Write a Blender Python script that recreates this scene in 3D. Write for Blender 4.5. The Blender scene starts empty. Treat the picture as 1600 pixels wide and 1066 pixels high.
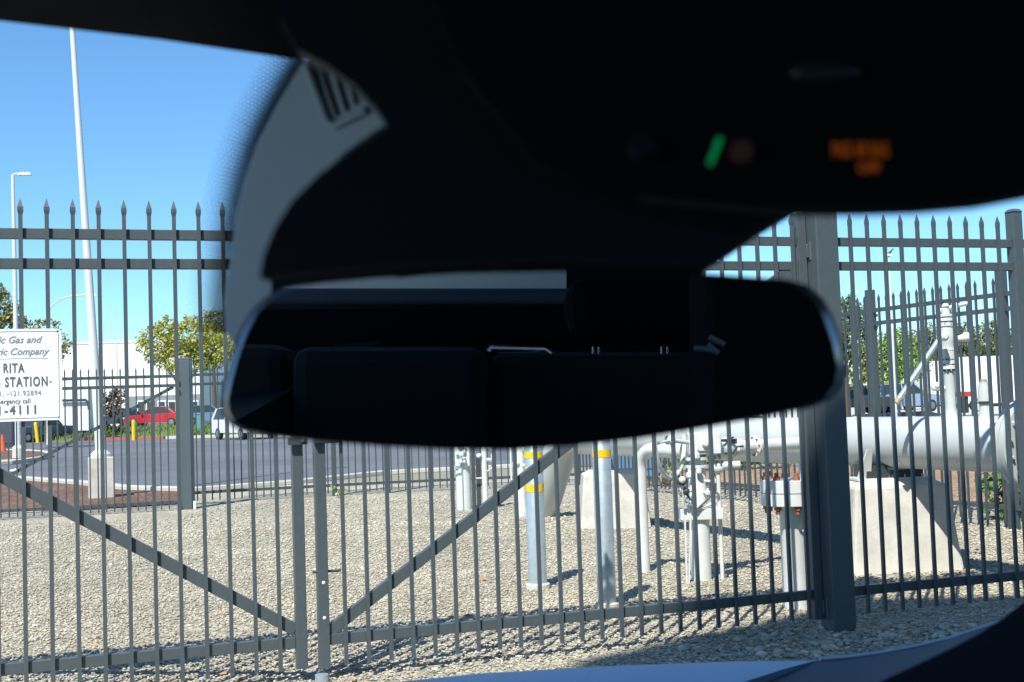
import bpy, bmesh, math, random
import numpy as np
from mathutils import Vector, Matrix
R = math.radians
random.seed(7); np.random.seed(7)
SC = bpy.context.scene
COL = SC.collection

# ------------------------------------------------------------------ camera
F_PX, PITCH, ROLL, CAM_H = 1900.0, 0.052, 0.034, 1.405
fwd = Vector((0, math.cos(PITCH), math.sin(PITCH)))
r0 = Vector((1, 0, 0)); u0 = r0.cross(fwd)
rgt = r0 * math.cos(ROLL) - u0 * math.sin(ROLL)
upv = u0 * math.cos(ROLL) + r0 * math.sin(ROLL)
CAM = Vector((0, 0, CAM_H))
cd = bpy.data.cameras.new('camera'); cam = bpy.data.objects.new('camera', cd); COL.objects.link(cam)
cam.matrix_world = Matrix(((rgt.x, upv.x, -fwd.x, 0), (rgt.y, upv.y, -fwd.y, 0), (rgt.z, upv.z, -fwd.z, CAM_H), (0, 0, 0, 1)))
cd.sensor_width = 36; cd.lens = F_PX * 36 / 1600
cd.clip_start = 0.02; cd.clip_end = 3000
cd.dof.use_dof = True; cd.dof.focus_distance = 8.0; cd.dof.aperture_fstop = cd.lens / 3.4
SC.camera = cam

# ------------------------------------------------------------------ light
SUN_EL, SUN_DIR = 52.0, Vector((-0.36, -0.93, 0)).normalized()     # direction towards the sun
w = bpy.data.worlds.new('World'); SC.world = w; w.use_nodes = True
nt = w.node_tree; bg = nt.nodes['Background']
sky = nt.nodes.new('ShaderNodeTexSky'); sky.sky_type = 'NISHITA'; sky.sun_disc = False
sky.sun_elevation = R(SUN_EL); sky.sun_rotation = math.atan2(SUN_DIR.x, SUN_DIR.y)
sky.air_density = 1.0; sky.dust_density = 0.0; sky.ozone_density = 4.0
hs = nt.nodes.new('ShaderNodeHueSaturation'); hs.inputs['Saturation'].default_value = 1.17; nt.links.new(sky.outputs[0], hs.inputs['Color'])
# clear deep-blue air: the sky keeps its blue down to the horizon
tcw = nt.nodes.new('ShaderNodeTexCoord'); sxyz = nt.nodes.new('ShaderNodeSeparateXYZ'); nt.links.new(tcw.outputs['Generated'], sxyz.inputs[0])
crw = nt.nodes.new('ShaderNodeValToRGB'); crw.color_ramp.elements[0].color = (.60, .84, 1, 1); crw.color_ramp.elements[1].color = (1, 1, 1, 1); crw.color_ramp.elements[1].position = .34
nt.links.new(sxyz.outputs['Z'], crw.inputs['Fac']); mxw = nt.nodes.new('ShaderNodeVectorMath'); mxw.operation = 'MULTIPLY'
nt.links.new(hs.outputs[0], mxw.inputs[0]); nt.links.new(crw.outputs['Color'], mxw.inputs[1]); nt.links.new(mxw.outputs[0], bg.inputs[0]); bg.inputs[1].default_value = 0.112
sl = bpy.data.lights.new('sun', 'SUN'); sl.energy = 4.2; sl.angle = R(0.5); sl.color = (1, 0.95, 0.87)
so = bpy.data.objects.new('sun', sl); COL.objects.link(so)
sv = SUN_DIR * math.cos(R(SUN_EL)) + Vector((0, 0, math.sin(R(SUN_EL))))
so.rotation_euler = sv.to_track_quat('Z', 'Y').to_euler(); so.location = (0, 0, 30)
SC.view_settings.view_transform = 'Standard'; SC.view_settings.look = 'None'
SC.view_settings.exposure = 0.78; SC.view_settings.gamma = 1
SC.cycles.max_bounces = 6; SC.cycles.transparent_max_bounces = 12

# ------------------------------------------------------------------ measuring: the photograph is 1600 x 1066
def ray(px, py):
    return fwd + rgt * ((px - 800) / F_PX) + upv * ((533 - py) / F_PX)
def G(px, py, z=0.0):
    d = ray(px, py); return CAM + d * ((z - CAM_H) / d.z)
def D(px, py, Y):
    d = ray(px, py); return CAM + d * (Y / d.y)
def ppm(Y): return F_PX / Y
def V(*a): return Vector(a)

# ------------------------------------------------------------------ materials
MATS = {}
def mat(name, col=(.5, .5, .5), rough=.6, metal=0, noise=None, bump=None, coat=0, emit=None, spec=None, island=None, patch=None):
    """noise=(scale, colour2, contrast) ; bump=(scale, strength, distance)"""
    if name in MATS: return MATS[name]
    m = bpy.data.materials.new(name); m.use_nodes = True; n = m.node_tree.nodes; l = m.node_tree.links
    b = n['Principled BSDF']; b.inputs['Base Color'].default_value = (*col, 1)
    b.inputs['Roughness'].default_value = rough; b.inputs['Metallic'].default_value = metal
    if spec is not None: b.inputs['Specular IOR Level'].default_value = spec
    if coat: b.inputs['Coat Weight'].default_value = coat; b.inputs['Coat Roughness'].default_value = .06
    if emit: b.inputs['Emission Color'].default_value = (*emit[0], 1); b.inputs['Emission Strength'].default_value = emit[1]
    tc = n.new('ShaderNodeTexCoord'); src = tc.outputs['Object']
    last = None
    if noise:
        t = n.new('ShaderNodeTexNoise'); t.inputs['Scale'].default_value = noise[0]; t.inputs['Detail'].default_value = 6
        t.inputs['Roughness'].default_value = .65
        l.new(src, t.inputs['Vector'])
        cr = n.new('ShaderNodeValToRGB'); k = noise[2] / 2
        cr.color_ramp.elements[0].position = .5 - k; cr.color_ramp.elements[1].position = .5 + k
        cr.color_ramp.elements[0].color = (*col, 1); cr.color_ramp.elements[1].color = (*noise[1], 1)
        l.new(t.outputs['Fac'], cr.inputs['Fac']); last = cr.outputs['Color']
    if island:
        g = n.new('ShaderNodeNewGeometry'); cr = n.new('ShaderNodeValToRGB')
        e = cr.color_ramp.elements
        e[0].color = (*island[0], 1); e[1].color = (*island[-1], 1)
        for i, c in enumerate(island[1:-1]):
            x = e.new((i + 1) / (len(island) - 1)); x.color = (*c, 1)
        l.new(g.outputs['Random Per Island'], cr.inputs['Fac']); last = cr.outputs['Color']
    if last is not None: l.new(last, b.inputs['Base Color'])
    if bump:
        t2 = n.new('ShaderNodeTexNoise'); t2.inputs['Scale'].default_value = bump[0]; t2.inputs['Detail'].default_value = 5
        l.new(src, t2.inputs['Vector'])
        bp = n.new('ShaderNodeBump'); bp.inputs['Strength'].default_value = bump[1]; bp.inputs['Distance'].default_value = bump[2]
        l.new(t2.outputs['Fac'], bp.inputs['Height']); l.new(bp.outputs['Normal'], b.inputs['Normal'])
    if patch:
        t3 = n.new('ShaderNodeTexNoise'); t3.inputs['Scale'].default_value = patch[0]; t3.inputs['Detail'].default_value = 4; l.new(src, t3.inputs['Vector'])
        mr = n.new('ShaderNodeMapRange'); mr.inputs[1].default_value = .35; mr.inputs[2].default_value = .65; mr.inputs[3].default_value = patch[1]; mr.inputs[4].default_value = patch[2]; l.new(t3.outputs['Fac'], mr.inputs[0])
        mv = n.new('ShaderNodeVectorMath'); mv.operation = 'SCALE'; l.new(last, mv.inputs[0]); l.new(mr.outputs[0], mv.inputs['Scale']); l.new(mv.outputs[0], b.inputs['Base Color'])
    MATS[name] = m
    return m

M_FENCE = mat('fence_paint', (.062, .080, .092), .42, noise=(35, (.082, .102, .115), .7), bump=(60, .12, .002))
M_FENCE_B = mat('fence_paint_back', (.05, .064, .074), .42, noise=(25, (.068, .084, .095), .7))
M_PIPE = mat('pipe_paint', (.54, .565, .55), .38, noise=(2.2, (.45, .47, .455), .5), bump=(30, .05, .003))
M_PIPE2 = mat('pipe_paint_pale', (.70, .715, .70), .4, noise=(7, (.57, .58, .56), .5), bump=(50, .05, .002))
M_CONC = mat('pier_concrete', (.64, .61, .55), .85, noise=(4.5, (.46, .43, .38), .4), bump=(45, .35, .006))
M_CONC2 = mat('kerb_concrete', (.58, .55, .48), .9, noise=(2.5, (.44, .41, .36), .6), bump=(20, .3, .01))
M_GALV = mat('galvanised_steel', (.42, .50, .55), .42, .55, noise=(14, (.56, .63, .67), .35), bump=(20, .05, .004))
M_YEL = mat('reflective_yellow', (.85, .55, .01), .4, noise=(40, (.78, .50, .01), .5))
M_RUST = mat('rusty_bolt', (.42, .15, .06), .7, noise=(60, (.27, .09, .04), .5))
M_DARK = mat('dark_fitting', (.03, .035, .04), .5, noise=(30, (.05, .055, .06), .5))
M_BRASS = mat('aged_grease', (.45, .38, .22), .5, noise=(50, (.3, .25, .15), .5))
M_WPOLE = mat('pole_paint', (.66, .70, .68), .4, noise=(1.5, (.58, .62, .61), .5))
M_SIGN = mat('sign_face', (.86, .90, .90), .35, noise=(8, (.78, .80, .80), .6))
M_INK = mat('sign_ink', (.10, .10, .11), .5, noise=(100, (.14, .14, .15), .6))
M_INK2 = mat('sign_ink_grey', (.24, .25, .29), .5, noise=(100, (.28, .29, .33), .6))
M_BARK = mat('bark', (.13, .10, .075), .9, noise=(8, (.08, .06, .045), .5), bump=(12, .5, .03))
M_WHITEWALL = mat('painted_wall', (.80, .80, .78), .8, noise=(.35, (.74, .74, .72), .6))
M_WINDOW = mat('dark_window', (.03, .045, .05), .12, noise=(1, (.05, .07, .07), .5))
M_TYRE = mat('tyre_rubber', (.02, .02, .02), .8, noise=(20, (.03, .03, .03), .5))
M_RIM = mat('wheel_rim', (.45, .46, .47), .35, .8, noise=(20, (.38, .39, .4), .5))
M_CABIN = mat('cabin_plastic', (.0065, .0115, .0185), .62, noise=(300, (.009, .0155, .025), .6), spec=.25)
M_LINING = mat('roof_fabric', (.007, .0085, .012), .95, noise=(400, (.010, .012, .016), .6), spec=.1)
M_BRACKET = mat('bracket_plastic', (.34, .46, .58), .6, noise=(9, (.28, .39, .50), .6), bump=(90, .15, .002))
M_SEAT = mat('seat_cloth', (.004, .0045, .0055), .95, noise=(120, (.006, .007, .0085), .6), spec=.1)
M_CHROME = mat('chrome_trim', (.55, .58, .62), .25, 1, noise=(30, (.5, .52, .55), .5))

# ------------------------------------------------------------------ mesh builder (world coordinates)
class MB:
    def __init__(s): s.v = []; s.f = []; s.sm = []
    def add(s, vs, fs, smooth=False):
        o = len(s.v); s.v += [tuple(x) for x in vs]; s.f += [tuple(i + o for i in f) for f in fs]; s.sm += [smooth] * len(fs); return s
    def box(s, c, size, ax=None):
        c = Vector(c); a = ax or (V(1, 0, 0), V(0, 1, 0), V(0, 0, 1)); h = [x / 2 for x in size]
        vs = [c + a[0] * (i * h[0]) + a[1] * (j * h[1]) + a[2] * (k * h[2]) for k in (-1, 1) for j in (-1, 1) for i in (-1, 1)]
        return s.add(vs, [(0, 2, 3, 1), (4, 5, 7, 6), (0, 1, 5, 4), (2, 6, 7, 3), (0, 4, 6, 2), (1, 3, 7, 5)])
    def frus(s, c, s0, s1, h, ax=None):
        a = ax or (V(1, 0, 0), V(0, 1, 0), V(0, 0, 1)); c = Vector(c); vs = []
        for k, sz in ((0, s0), (h, s1)):
            for i, j in ((-1, -1), (1, -1), (1, 1), (-1, 1)): vs.append(c + a[0] * (i * sz[0] / 2) + a[1] * (j * sz[1] / 2) + a[2] * k)
        return s.add(vs, [(3, 2, 1, 0), (4, 5, 6, 7), (0, 1, 5, 4), (1, 2, 6, 5), (2, 3, 7, 6), (3, 0, 4, 7)])
    def bar(s, p0, p1, w_, h_, up=V(0, 0, 1)):
        p0 = Vector(p0); p1 = Vector(p1); d = (p1 - p0); L = d.length; d.normalize()
        sd = d.cross(up)
        if sd.length < 1e-4: sd = d.cross(V(1, 0, 0))
        sd.normalize(); u = sd.cross(d)
        return s.box((p0 + p1) / 2, (L, w_, h_), (d, sd, u))
    def rings(s, cs, n, caps=True, smooth=True):
        """cs: list of (centre, axis u, axis v, ru, rv)"""
        vs = []
        for c, u, v, ru, rv in cs:
            for i in range(n):
                a = 2 * math.pi * i / n; vs.append(c + u * (math.cos(a) * ru) + v * (math.sin(a) * rv))
        fs = []
        for k in range(len(cs) - 1):
            for i in range(n):
                j = (i + 1) % n; fs.append((k * n + i, k * n + j, (k + 1) * n + j, (k + 1) * n + i))
        s.add(vs, fs, smooth)
        if caps:
            m = (len(cs) - 1) * n
            s.add([vs[i] for i in range(n)], [tuple(range(n))[::-1]]); s.add([vs[m + i] for i in range(n)], [tuple(range(n))])
        return s
    def path(s, pts, rs, n=16, caps=True):
        pts = [Vector(p) for p in pts]
        if not hasattr(rs, '__len__'): rs = [rs] * len(pts)
        t0 = (pts[1] - pts[0]).normalized(); u = t0.orthogonal().normalized(); cs = []
        for i, p in enumerate(pts):
            t = (pts[min(i + 1, len(pts) - 1)] - pts[max(i - 1, 0)]).normalized()
            u = (u - t * u.dot(t)).normalized(); v = t.cross(u); k = 1
            cs.append((p, u, v, rs[i] * k, rs[i] * k))
        return s.rings(cs, n, caps)
    def tube(s, p0, p1, r0_, r1=None, n=16): return s.path([p0, p1], [r0_, r0_ if r1 is None else r1], n)
    def lathe(s, base, prof, n=20, axis=V(0, 0, 1)):
        """prof: list of (height, radius) along axis"""
        axis = axis.normalized(); u = axis.orthogonal().normalized(); v = axis.cross(u); base = Vector(base)
        return s.rings([(base + axis * h, u, v, r, r) for h, r in prof], n)
    def prism(s, poly, off):
        n = len(poly); off = Vector(off); vs = [Vector(p) for p in poly] + [Vector(p) + off for p in poly]
        return s.add(vs, [tuple(range(n))[::-1], tuple(range(n, 2 * n))] + [(i, (i + 1) % n, n + (i + 1) % n, n + i) for i in range(n)])
    def loft(s, loops, caps=True, smooth=True):
        n = len(loops[0]); vs = [p for L in loops for p in L]; fs = []
        for k in range(len(loops) - 1):
            for i in range(n):
                j = (i + 1) % n; fs.append((k * n + i, k * n + j, (k + 1) * n + j, (k + 1) * n + i))
        s.add(vs, fs, smooth)
        if caps: s.add(loops[0], [tuple(range(n))[::-1]]); s.add(loops[-1], [tuple(range(n))])
        return s
    def ball(s, c, r, n=12, m=8):
        rr = r if hasattr(r, '__len__') else (r, r, r); c = Vector(c)
        cs = []
        for k in range(m + 1):
            a = math.pi * k / m; q = max(math.sin(a), .02)
            cs.append((c + V(0, 0, -math.cos(a) * rr[2]), V(1, 0, 0), V(0, 1, 0), q * rr[0], q * rr[1]))
        return s.rings(cs, n)
    def torus(s, c, axis, Rr, r, n=32, m=8):
        axis = axis.normalized(); u = axis.orthogonal().normalized(); v = axis.cross(u); vs = []; fs = []
        for i in range(n):
            a = 2 * math.pi * i / n; d = u * math.cos(a) + v * math.sin(a)
            for j in range(m):
                b = 2 * math.pi * j / m; vs.append(Vector(c) + d * (Rr + r * math.cos(b)) + axis * (r * math.sin(b)))
        for i in range(n):
            for j in range(m): fs.append((i * m + j, ((i + 1) % n) * m + j, ((i + 1) % n) * m + (j + 1) % m, i * m + (j + 1) % m))
        return s.add(vs, fs, True)
    def build(s, name, m, parent=None, origin=None, bevel=0, fix=True):
        me = bpy.data.meshes.new(name); o = bpy.data.objects.new(name, me); COL.objects.link(o)
        off = Vector((0, 0, 0)); q = parent
        if parent is not None: off = world_loc(parent)
        if origin is not None: origin = Vector(origin); o.location = origin - off; off = origin
        me.from_pydata([(x[0] - off[0], x[1] - off[1], x[2] - off[2]) for x in s.v], [], s.f)
        me.polygons.foreach_set('use_smooth', s.sm)
        me.update()
        if fix:
            bm = bmesh.new(); bm.from_mesh(me); bmesh.ops.recalc_face_normals(bm, faces=bm.faces); bm.to_mesh(me); bm.free()
        if any(s.sm) and len(s.f) < 60000: me.set_sharp_from_angle(angle=R(38))
        me.materials.append(m)
        if parent is not None: o.parent = parent
        if bevel:
            b = o.modifiers.new('bevel', 'BEVEL'); b.width = bevel; b.segments = 2; b.limit_method = 'ANGLE'; b.angle_limit = R(40)
        return o
def world_loc(o):
    l = Vector((0, 0, 0))
    while o is not None: l += o.location; o = o.parent
    return l
def tag(o, label, cat, group=None, kind=None):
    if label: o['label'] = label
    if cat: o['category'] = cat
    if group: o['group'] = group
    if kind: o['kind'] = kind
    return o
def thing(name, label, cat, loc, group=None):
    o = bpy.data.objects.new(name, None); COL.objects.link(o); o.location = loc; o.empty_display_size = .2
    return tag(o, label, cat, group)
def struct(o): o['kind'] = 'structure'; return o
def dup_part(o, parent, loc):
    c = o.copy(); COL.objects.link(c); c.parent = parent; c.location = loc; return c
def text(body, size, right=None, left=None, shear=0, bold=0, sx=1.0, spacing=1.0):
    """flat letters in local x/y; returns list of verts, faces with the right or left edge at x"""
    cu = bpy.data.curves.new('t', 'FONT'); cu.body = body; cu.size = size; cu.shear = shear; cu.offset = bold; cu.space_character = spacing; cu.resolution_u = 3
    cu.extrude = size * .01
    ob = bpy.data.objects.new('t', cu); COL.objects.link(ob)
    bpy.context.view_layer.update()
    me = bpy.data.meshes.new_from_object(ob.evaluated_get(bpy.context.evaluated_depsgraph_get()))
    vs = [Vector(v.co) for v in me.vertices]; fs = [tuple(p.vertices) for p in me.polygons]
    bpy.data.objects.remove(ob); bpy.data.curves.remove(cu); bpy.data.meshes.remove(me)
    for v in vs: v.x *= sx
    x1 = max(v.x for v in vs); x0 = min(v.x for v in vs)
    dx = (right - x1) if right is not None else ((left - x0) if left is not None else -(x0 + x1) / 2)
    for v in vs: v.x += dx
    return vs, fs

# ================================================================== GROUND
def sheet(name, pts, m, z):
    b = MB(); b.add([V(p[0], p[1], z) for p in pts], [tuple(range(len(pts)))]); return struct(b.build(name, m, fix=False))
def ground_mat(name, cols, scale, bumps):
    m = bpy.data.materials.new(name); m.use_nodes = True; n = m.node_tree.nodes; l = m.node_tree.links; b = n['Principled BSDF']
    b.inputs['Roughness'].default_value = .95; b.inputs['Specular IOR Level'].default_value = .2
    tc = n.new('ShaderNodeTexCoord')
    vo = n.new('ShaderNodeTexVoronoi'); vo.inputs['Scale'].default_value = scale; l.new(tc.outputs['Object'], vo.inputs['Vector'])
    sep = n.new('ShaderNodeSeparateColor'); l.new(vo.outputs['Color'], sep.inputs[0])
    cr = n.new('ShaderNodeValToRGB'); e = cr.color_ramp.elements; e[0].color = (*cols[0], 1); e[1].color = (*cols[-1], 1)
    for i, c in enumerate(cols[1:-1]): x = e.new((i + 1) / (len(cols) - 1)); x.color = (*c, 1)
    l.new(sep.outputs[0], cr.inputs['Fac'])
    no = n.new('ShaderNodeTexNoise'); no.inputs['Scale'].default_value = .7; no.inputs['Detail'].default_value = 5; l.new(tc.outputs['Object'], no.inputs['Vector'])
    mr = n.new('ShaderNodeMapRange'); mr.inputs[1].default_value = .35; mr.inputs[2].default_value = .65; mr.inputs[3].default_value = .84; mr.inputs[4].default_value = 1.1
    l.new(no.outputs['Fac'], mr.inputs[0])
    mx = n.new('ShaderNodeVectorMath'); mx.operation = 'SCALE'; l.new(cr.outputs['Color'], mx.inputs[0]); l.new(mr.outputs[0], mx.inputs['Scale'])
    l.new(mx.outputs[0], b.inputs['Base Color'])
    bp = n.new('ShaderNodeBump'); bp.inputs['Strength'].default_value = bumps[0]; bp.inputs['Distance'].default_value = bumps[1]; bp.invert = True
    l.new(vo.outputs['Distance'], bp.inputs['Height']); l.new(bp.outputs['Normal'], b.inputs['Normal'])
    return m
STONES = [(.27, .24, .18), (.39, .35, .265), (.46, .415, .32), (.33, .305, .25), (.70, .65, .53), (.44, .35, .24), (.55, .51, .41), (.36, .335, .28)]
M_GRAV = ground_mat('gravel_bed', STONES, 46, (1.0, .02))
M_STONE = mat('gravel_stone', island=STONES, rough=.9, bump=(90, .3, .004), patch=(.9, .80, 1.12))
M_ASPH = mat('asphalt', (.115, .12, .135), .85, noise=(1.3, (.155, .16, .17), .4), bump=(60, .3, .006), patch=(.13, .8, 1.12))
M_MULCH = ground_mat('bark_mulch', [(.10, .055, .04), (.19, .10, .07), (.27, .16, .11), (.14, .08, .06), (.34, .24, .18)], 22, (1., .04))
M_MULCH2 = ground_mat('dry_mulch', [(.30, .17, .10), (.42, .26, .16), (.50, .34, .22), (.24, .14, .09)], 22, (1., .04))
M_GRASSG = mat('grass_soil', (.10, .17, .04), .95, noise=(.8, (.17, .22, .07), .5), bump=(14, .8, .05))
M_FAR = mat('far_ground', (.30, .27, .21), .95, noise=(.1, (.22, .21, .15), .5))
M_RED = mat('kerb_red_paint', (.45, .10, .08), .7, noise=(3, (.36, .10, .08), .6))

sheet('ground', [(-1500, -60), (1500, -60), (1500, 2500), (-1500, 2500)], M_FAR, -.012)
sheet('gravel_yard', [(-14, -6), (16, -6), (16, 24), (-14, 24)], M_GRAV, -.006)
# parking lot asphalt beyond the back fence
lotfront = [G(-260, 745), G(25, 749), G(127, 757), G(199, 765), G(307, 768), G(450, 757), G(600, 741), G(800, 731)]
lot = [(p.x, p.y) for p in lotfront] + [(3.5, 26), (9, 24.5), (60, 24.5), (75, 110), (-60, 110)]
sheet('parking_lot', lot, M_ASPH, .002)
# kerb along the lot's near edge
def kerb(name, pts, wd, h, m):
    b = MB(); L = []
    for i, p in enumerate(pts):
        a = pts[max(i - 1, 0)]; c = pts[min(i + 1, len(pts) - 1)]; t = (c - a).normalized(); nrm = V(-t.y, t.x, 0)
        L.append([p + nrm * (wd / 2) + V(0, 0, -.01), p + nrm * (wd / 2) + V(0, 0, h), p - nrm * (wd / 2) + V(0, 0, h), p - nrm * (wd / 2) + V(0, 0, -.01)])
    b.loft(L, smooth=False); return struct(b.build(name, m, bevel=.015))
kerb('kerb', lotfront, .24, .08, M_CONC2)
mul = [(p.x, p.y - .1) for p in lotfront[:5]] + [(G(300, 786).x, G(300, 786).y), (G(130, 797).x, G(130, 797).y), (G(-260, 802).x, G(-260, 802).y)]
sheet('mulch_bed', mul, M_MULCH, .006)
sheet('mulch_strip', [(1.4, 21.2), (6.8, 13.6), (16, 5), (30, 24), (4, 24.4)], M_MULCH2, .008)
# island with mulch, left
isl = [G(-260, 738), G(-60, 731), G(20, 726), G(62, 720), G(84, 714.5), G(78, 709.5), G(45, 706.5), G(0, 706), G(-260, 712)]
b = MB(); b.prism([p for p in isl], (0, 0, .13)); struct(b.build('kerb', M_CONC2, bevel=.02))
ic = sum(isl, V(0, 0, 0)) / len(isl)
sheet('mulch_bed', [(ic.x + (p.x - ic.x) * .9, ic.y + (p.y - ic.y) * .80) for p in isl], M_MULCH, .136)
# far kerb, red then plain, and grass bank
fk = [G(-300, 690), G(60, 689), G(160, 688), G(262, 686)]
kerb('kerb', fk, .7, .16, M_RED)
fk2 = [G(263, 686), G(330, 684), G(480, 682), G(700, 676)]
kerb('kerb', fk2, .7, .16, M_CONC2)
YK = G(160, 688).y
def bank(name, x0, x1, y0, y1, h, m, n=60):
    b = MB(); vs = []; fs = []; rows = [0, .25, .6, 1]
    for i in range(n + 1):
        x = x0 + (x1 - x0) * i / n
        for k, q in enumerate(rows): vs.append(V(x, y0 + (y1 - y0) * q, h * (q ** .7) + (.08 * math.sin(x * .7) + .05 * math.sin(x * 2.1)) * (1 if 0 < q < 1 else 0)))
    for i in range(n):
        for k in range(3): a = i * 4 + k; fs.append((a, a + 4, a + 5, a + 1))
    b.add(vs, fs, True)
    vs = [V(x0, y1, h), V(x1, y1, h), V(x1, 400, h), V(x0, 400, h)]
    b.add(vs, [(0, 1, 2, 3)])
    return struct(b.build(name, m))
bank('grass_bank', -75, 14, YK + 1.2, YK + 9, .62, M_GRASSG)
sheet('service_road', [(-75, YK + 10), (14, YK + 10), (14, YK + 28), (-75, YK + 28)], M_ASPH, .626)
bank('sidewalk', 14.05, 110, 66, 68, .25, M_CONC2)

# gravel stones as real stones (nobody could count them)
def stones():
    ico = bmesh.new(); bmesh.ops.create_icosphere(ico, subdivisions=1, radius=1)
    base = np.array([v.co[:] for v in ico.verts]); faces = np.array([[v.index for v in f.verts] for f in ico.faces]); ico.free()
    pos = []; 
    def zone(n, y0, y1, smin, smax):
        y = np.random.uniform(y0, y1, n); half = y * .46
        x = np.random.uniform(-1, 1, n) * half; s = np.random.uniform(smin, smax, n) ** 1.0
        return np.stack([x, y, s], 1)
    pos = np.concatenate([zone(27000, 5.0, 8.2, .004, .0125), zone(28000, 8.2, 11.0, .005, .0135), zone(20000, 11.0, 15.0, .006, .017), zone(16000, 14.0, 20.5, .008, .02), zone(350, 5.4, 12.5, .016, .026)])
    # a tumble of pale stones round the gate post
    pc = G(1330, 1000); a = np.random.uniform(0, 6.28, 260); rr = np.random.uniform(.08, .8, 260)
    pos = np.concatenate([pos, np.stack([pc.x + np.cos(a) * rr * 1.3, pc.y + np.sin(a) * rr * .6, np.random.uniform(.014, .036, 260)], 1)])
    keep = pos[:, 1] < np.where(pos[:, 0] < -4.7, 16.9 + pos[:, 0] * .02, 19.6); pos = pos[keep]
    n = len(pos); nv = len(base)
    j = base[None] * (1 + np.random.uniform(-.28, .28, (n, nv, 1)))
    sc = pos[:, 2][:, None] * np.stack([np.random.uniform(.8, 1.35, n), np.random.uniform(.7, 1.1, n), np.random.uniform(.35, .6, n)], 1)
    j = j * sc[:, None, :]
    ang = np.random.uniform(0, 6.28, n); c, s_ = np.cos(ang)[:, None], np.sin(ang)[:, None]
    x = j[:, :, 0] * c - j[:, :, 1] * s_; y = j[:, :, 0] * s_ + j[:, :, 1] * c
    tl = np.random.uniform(-.35, .35, n)[:, None]; z = j[:, :, 2] + x * tl
    out = np.stack([x + pos[:, 0:1], y + pos[:, 1:2], z + pos[:, 2:3] * .12], 2).reshape(-1, 3)
    fc = (faces[None] + (np.arange(n) * nv)[:, None, None]).reshape(-1, 3)
    me = bpy.data.meshes.new('gravel'); me.vertices.add(len(out)); me.vertices.foreach_set('co', out.ravel())
    me.loops.add(len(fc) * 3); me.loops.foreach_set('vertex_index', fc.ravel().astype(np.int32))
    me.polygons.add(len(fc)); me.polygons.foreach_set('loop_start', np.arange(0, len(fc) * 3, 3, dtype=np.int32))
    me.update(calc_edges=True); me.validate(); me.materials.append(M_STONE)
    o = bpy.data.objects.new('gravel', me); COL.objects.link(o)
    tag(o, 'loose pale crushed gravel covering the yard inside and before the gate', 'gravel', kind='stuff')
stones()

vs = []; fs = []
for _ in range(170):
    y = random.uniform(5.4, 15); p = V(random.uniform(-.44, .44) * y, y, random.uniform(.012, .022)); a = random.uniform(0, 6.28); u = V(math.cos(a), math.sin(a), random.uniform(-.3, .3)); v = V(-math.sin(a), math.cos(a), random.uniform(-.3, .4)); q = random.uniform(.012, .03); o = len(vs)
    vs += [p - u * q, p - v * q * .5, p + u * q, p + v * q * .6 + V(0, 0, q * .4)]; fs.append((o, o + 1, o + 2, o + 3))
g = MB().add(vs, fs).build('fallen_leaves', mat('dry_leaf', island=[(.45, .18, .07), (.50, .30, .14), (.35, .16, .08), (.55, .42, .25)], rough=.8), fix=False)
tag(g, 'dry orange brown leaves scattered over the pale gravel', 'leaves', kind='stuff')

# ================================================================== MAIN FENCE
AL, Y0, SP = .3137, 6.771, .1223
FD = V(math.cos(AL), math.sin(AL), 0); FN = V(-math.sin(AL), math.cos(AL), 0)   # FN points away from the camera
FB = V(0, Y0, 0)
def FP(t, z=0, off=0): return FB + FD * t + FN * off + V(0, 0, z)
def tz(px, py):
    d = ray(px, py); k = (FB - CAM).dot(FN) / d.dot(FN); p = CAM + d * k; return (p - FB).dot(FD), p.z
PW = .0195
def picket_mesh(name, H, wd, m, parent, loc, ax, fl=1.42):
    b = MB(); h = wd / 2
    def sq(z, k): return [ax[0] * (i * h * k) + ax[1] * (j * h * k) + V(0, 0, z) for i, j in ((-1, -1), (1, -1), (1, 1), (-1, 1))]
    b.loft([sq(0, 1), sq(H - .082, 1), sq(H - .062, fl), sq(H - .045, fl - .04), sq(H, .06)], smooth=False)
    o = b.build(name, m, None); o.parent = parent; o.location = Vector(loc) - parent.location; return o
AXF = (FD, FN, V(0, 0, 1))
Z_TOP, Z_R1, Z_R2, Z_BOT, Z_P0 = 2.51, 2.335, 2.185, .205, .07
def rails(root, t0, t1, m=M_FENCE, zs=((Z_R1, .053), (Z_R2, .053), (Z_BOT, .057))):
    for z, h in zs:
        MB().box(FP((t0 + t1) / 2, z, .025), (t1 - t0, .036, h), AXF).build('rail', m, root, bevel=.003)
def pickets(root, ts, first=None):
    o = None
    for t in ts:
        if first is None: first = picket_mesh('picket', Z_TOP - Z_P0, PW, M_FENCE, root, FP(t, Z_P0, -.004), AXF)
        else: dup_part(first, root, FP(t, Z_P0, -.004 + random.uniform(-.001, .001)) - root.location)
    return first
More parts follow.
